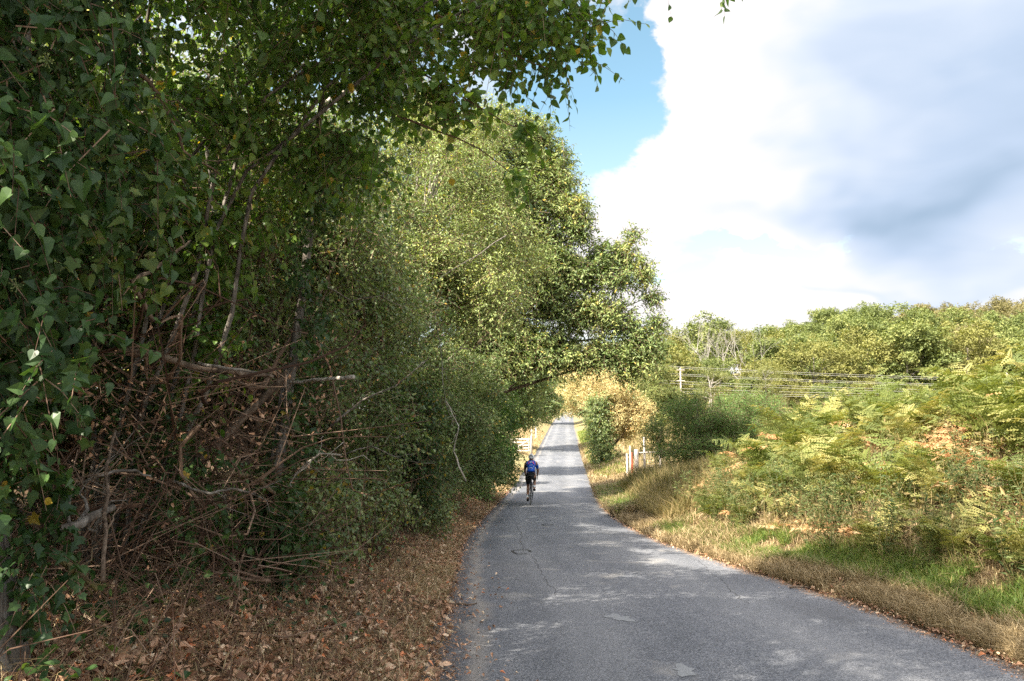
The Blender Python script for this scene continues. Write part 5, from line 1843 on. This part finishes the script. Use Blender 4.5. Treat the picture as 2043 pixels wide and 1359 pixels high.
for k, s in (('l', -1), ('r', 1)):
    h, kn, an, pd = (np.array(v) for v in LEG[s])
    up = an * .72 + kn * .28
    skin_mesh('sock', {'a': (*an, .050), 'b': (*(an * .85 + kn * .15), .056), 'c': (*up, .063)}, chain('a', 'b', 'c'), 'sock', rider)
    q = 'lr'[s > 0]
    skin_mesh('shoe', {'b': (*N['ball' + q][:3], .052, .042), 'a': (an[0], an[1] - .03, an[2] - .05, .052), 't': (*N['toe' + q][:3], .043, .034), 'u': (an[0], an[1], an[2] - .015, .052)}, [('b', 'a'), ('b', 't'), ('a', 'u')], 'shoe', rider)
# helmet: ribbed shell with dark vents
g, gv_ = Geo(), Geo()
nu, nv = 29, 14
V, idx = [], {}
for i in range(nv):
    ph = pi * .5 * (1 - i / (nv - 1)) * 1.12 - .12
    for j in range(nu):
        th = 2 * pi * j / nu
        rr = 1 + .05 * cos(th * 7) * (cos(ph) if ph > 0 else .3)
        V.append((.100 * cos(ph) * cos(th) * rr, .275 - .02 + .135 * cos(ph) * sin(th) * rr - .02, 1.565 + .115 * sin(ph) + .02 * sin(th)))
Q = [[i * nu + j, i * nu + (j + 1) % nu, (i + 1) * nu + (j + 1) % nu, (i + 1) * nu + j] for i in range(nv - 1) for j in range(nu)]
g.add(V, Q)
hel = g.obj('helmet', M['helmet'], rider, smooth=True)
for cx_ in (-.05, 0, .05):
    for ph0, ph1 in ((.30, .62), (.75, 1.1)):
        th = -pi / 2 + cx_ * 9
        pts = []
        for ph in np.linspace(ph0, ph1, 6):
            pts.append((.104 * cos(ph) * cos(th) + cx_ * .1, .235 + .139 * cos(ph) * sin(th), 1.566 + .118 * sin(ph) + .02 * sin(th)))
        tube(gv_, pts, [.006, .012, .014, .014, .012, .006], 8)
gv_.obj('helmet_vent', M['vent'], hel, smooth=True)
part('hair', 'hair', rider, lambda g: tube(g, [(0, .155, 1.50), (0, .165, 1.54), (0, .19, 1.57)], [.05, .066, .07], 12))


# printed marks on the back of the jersey, lying on its cloth
def back_point(u, v, lift=.004):
    """a point on the rider's back: u across (metres), v along the spine 0..1"""
    sp_ = np.array([N['pelvis'][:3], N['waist'][:3], N['chest'][:3], N['upper'][:3]])
    tt = v * 3
    c = np.array([np.interp(tt, range(4), sp_[:, q]) for q in range(3)])
    ry = np.interp(tt, range(4), [.122, .114, .129, .109])
    rx = np.interp(tt, range(4), [.146, .139, .159, .144])
    d = norm(np.array([0, -.72, .70]))
    dep = ry * math.sqrt(max(1 - (u / rx) ** 2, .05)) * .93 + lift
    return c + d * dep + np.array([u, 0, 0])


def mark(mat, polys, name='print'):
    g = Geo()
    for (u0, v0, u1, v1, wd) in polys:
        k = 6
        A = [(u0 + (u1 - u0) * t_, v0 + (v1 - v0) * t_) for t_ in np.linspace(0, 1, k)]
        du, dv = u1 - u0, (v1 - v0) * .55
        L = math.hypot(du, dv) + 1e-6
        pu, pv = -dv / L * wd, du / L * wd / .55
        V = [back_point(a + pu, c + pv, .012) for a, c in A] + [back_point(a - pu, c - pv, .012) for a, c in A]
        g.add(V, [[i, i + 1, i + 1 + k, i + k] for i in range(k - 1)])
    g.obj(name, M[mat], jer)


mark('pink', [(-.11, .95, -.045, .80, .016), (-.11, .66, -.045, .80, .016), (.085, .97, .11, .66, .026), (.065, .92, .075, .74, .016)])
mark('white', [(-.020, .98, -.020, .76, .011), (.022, .98, .022, .76, .011), (-.07, .56, -.02, .56, .008), (.0, .56, .05, .55, .006), (-.06, .36, .06, .36, .009), (.10, .55, .10, .45, .008)])
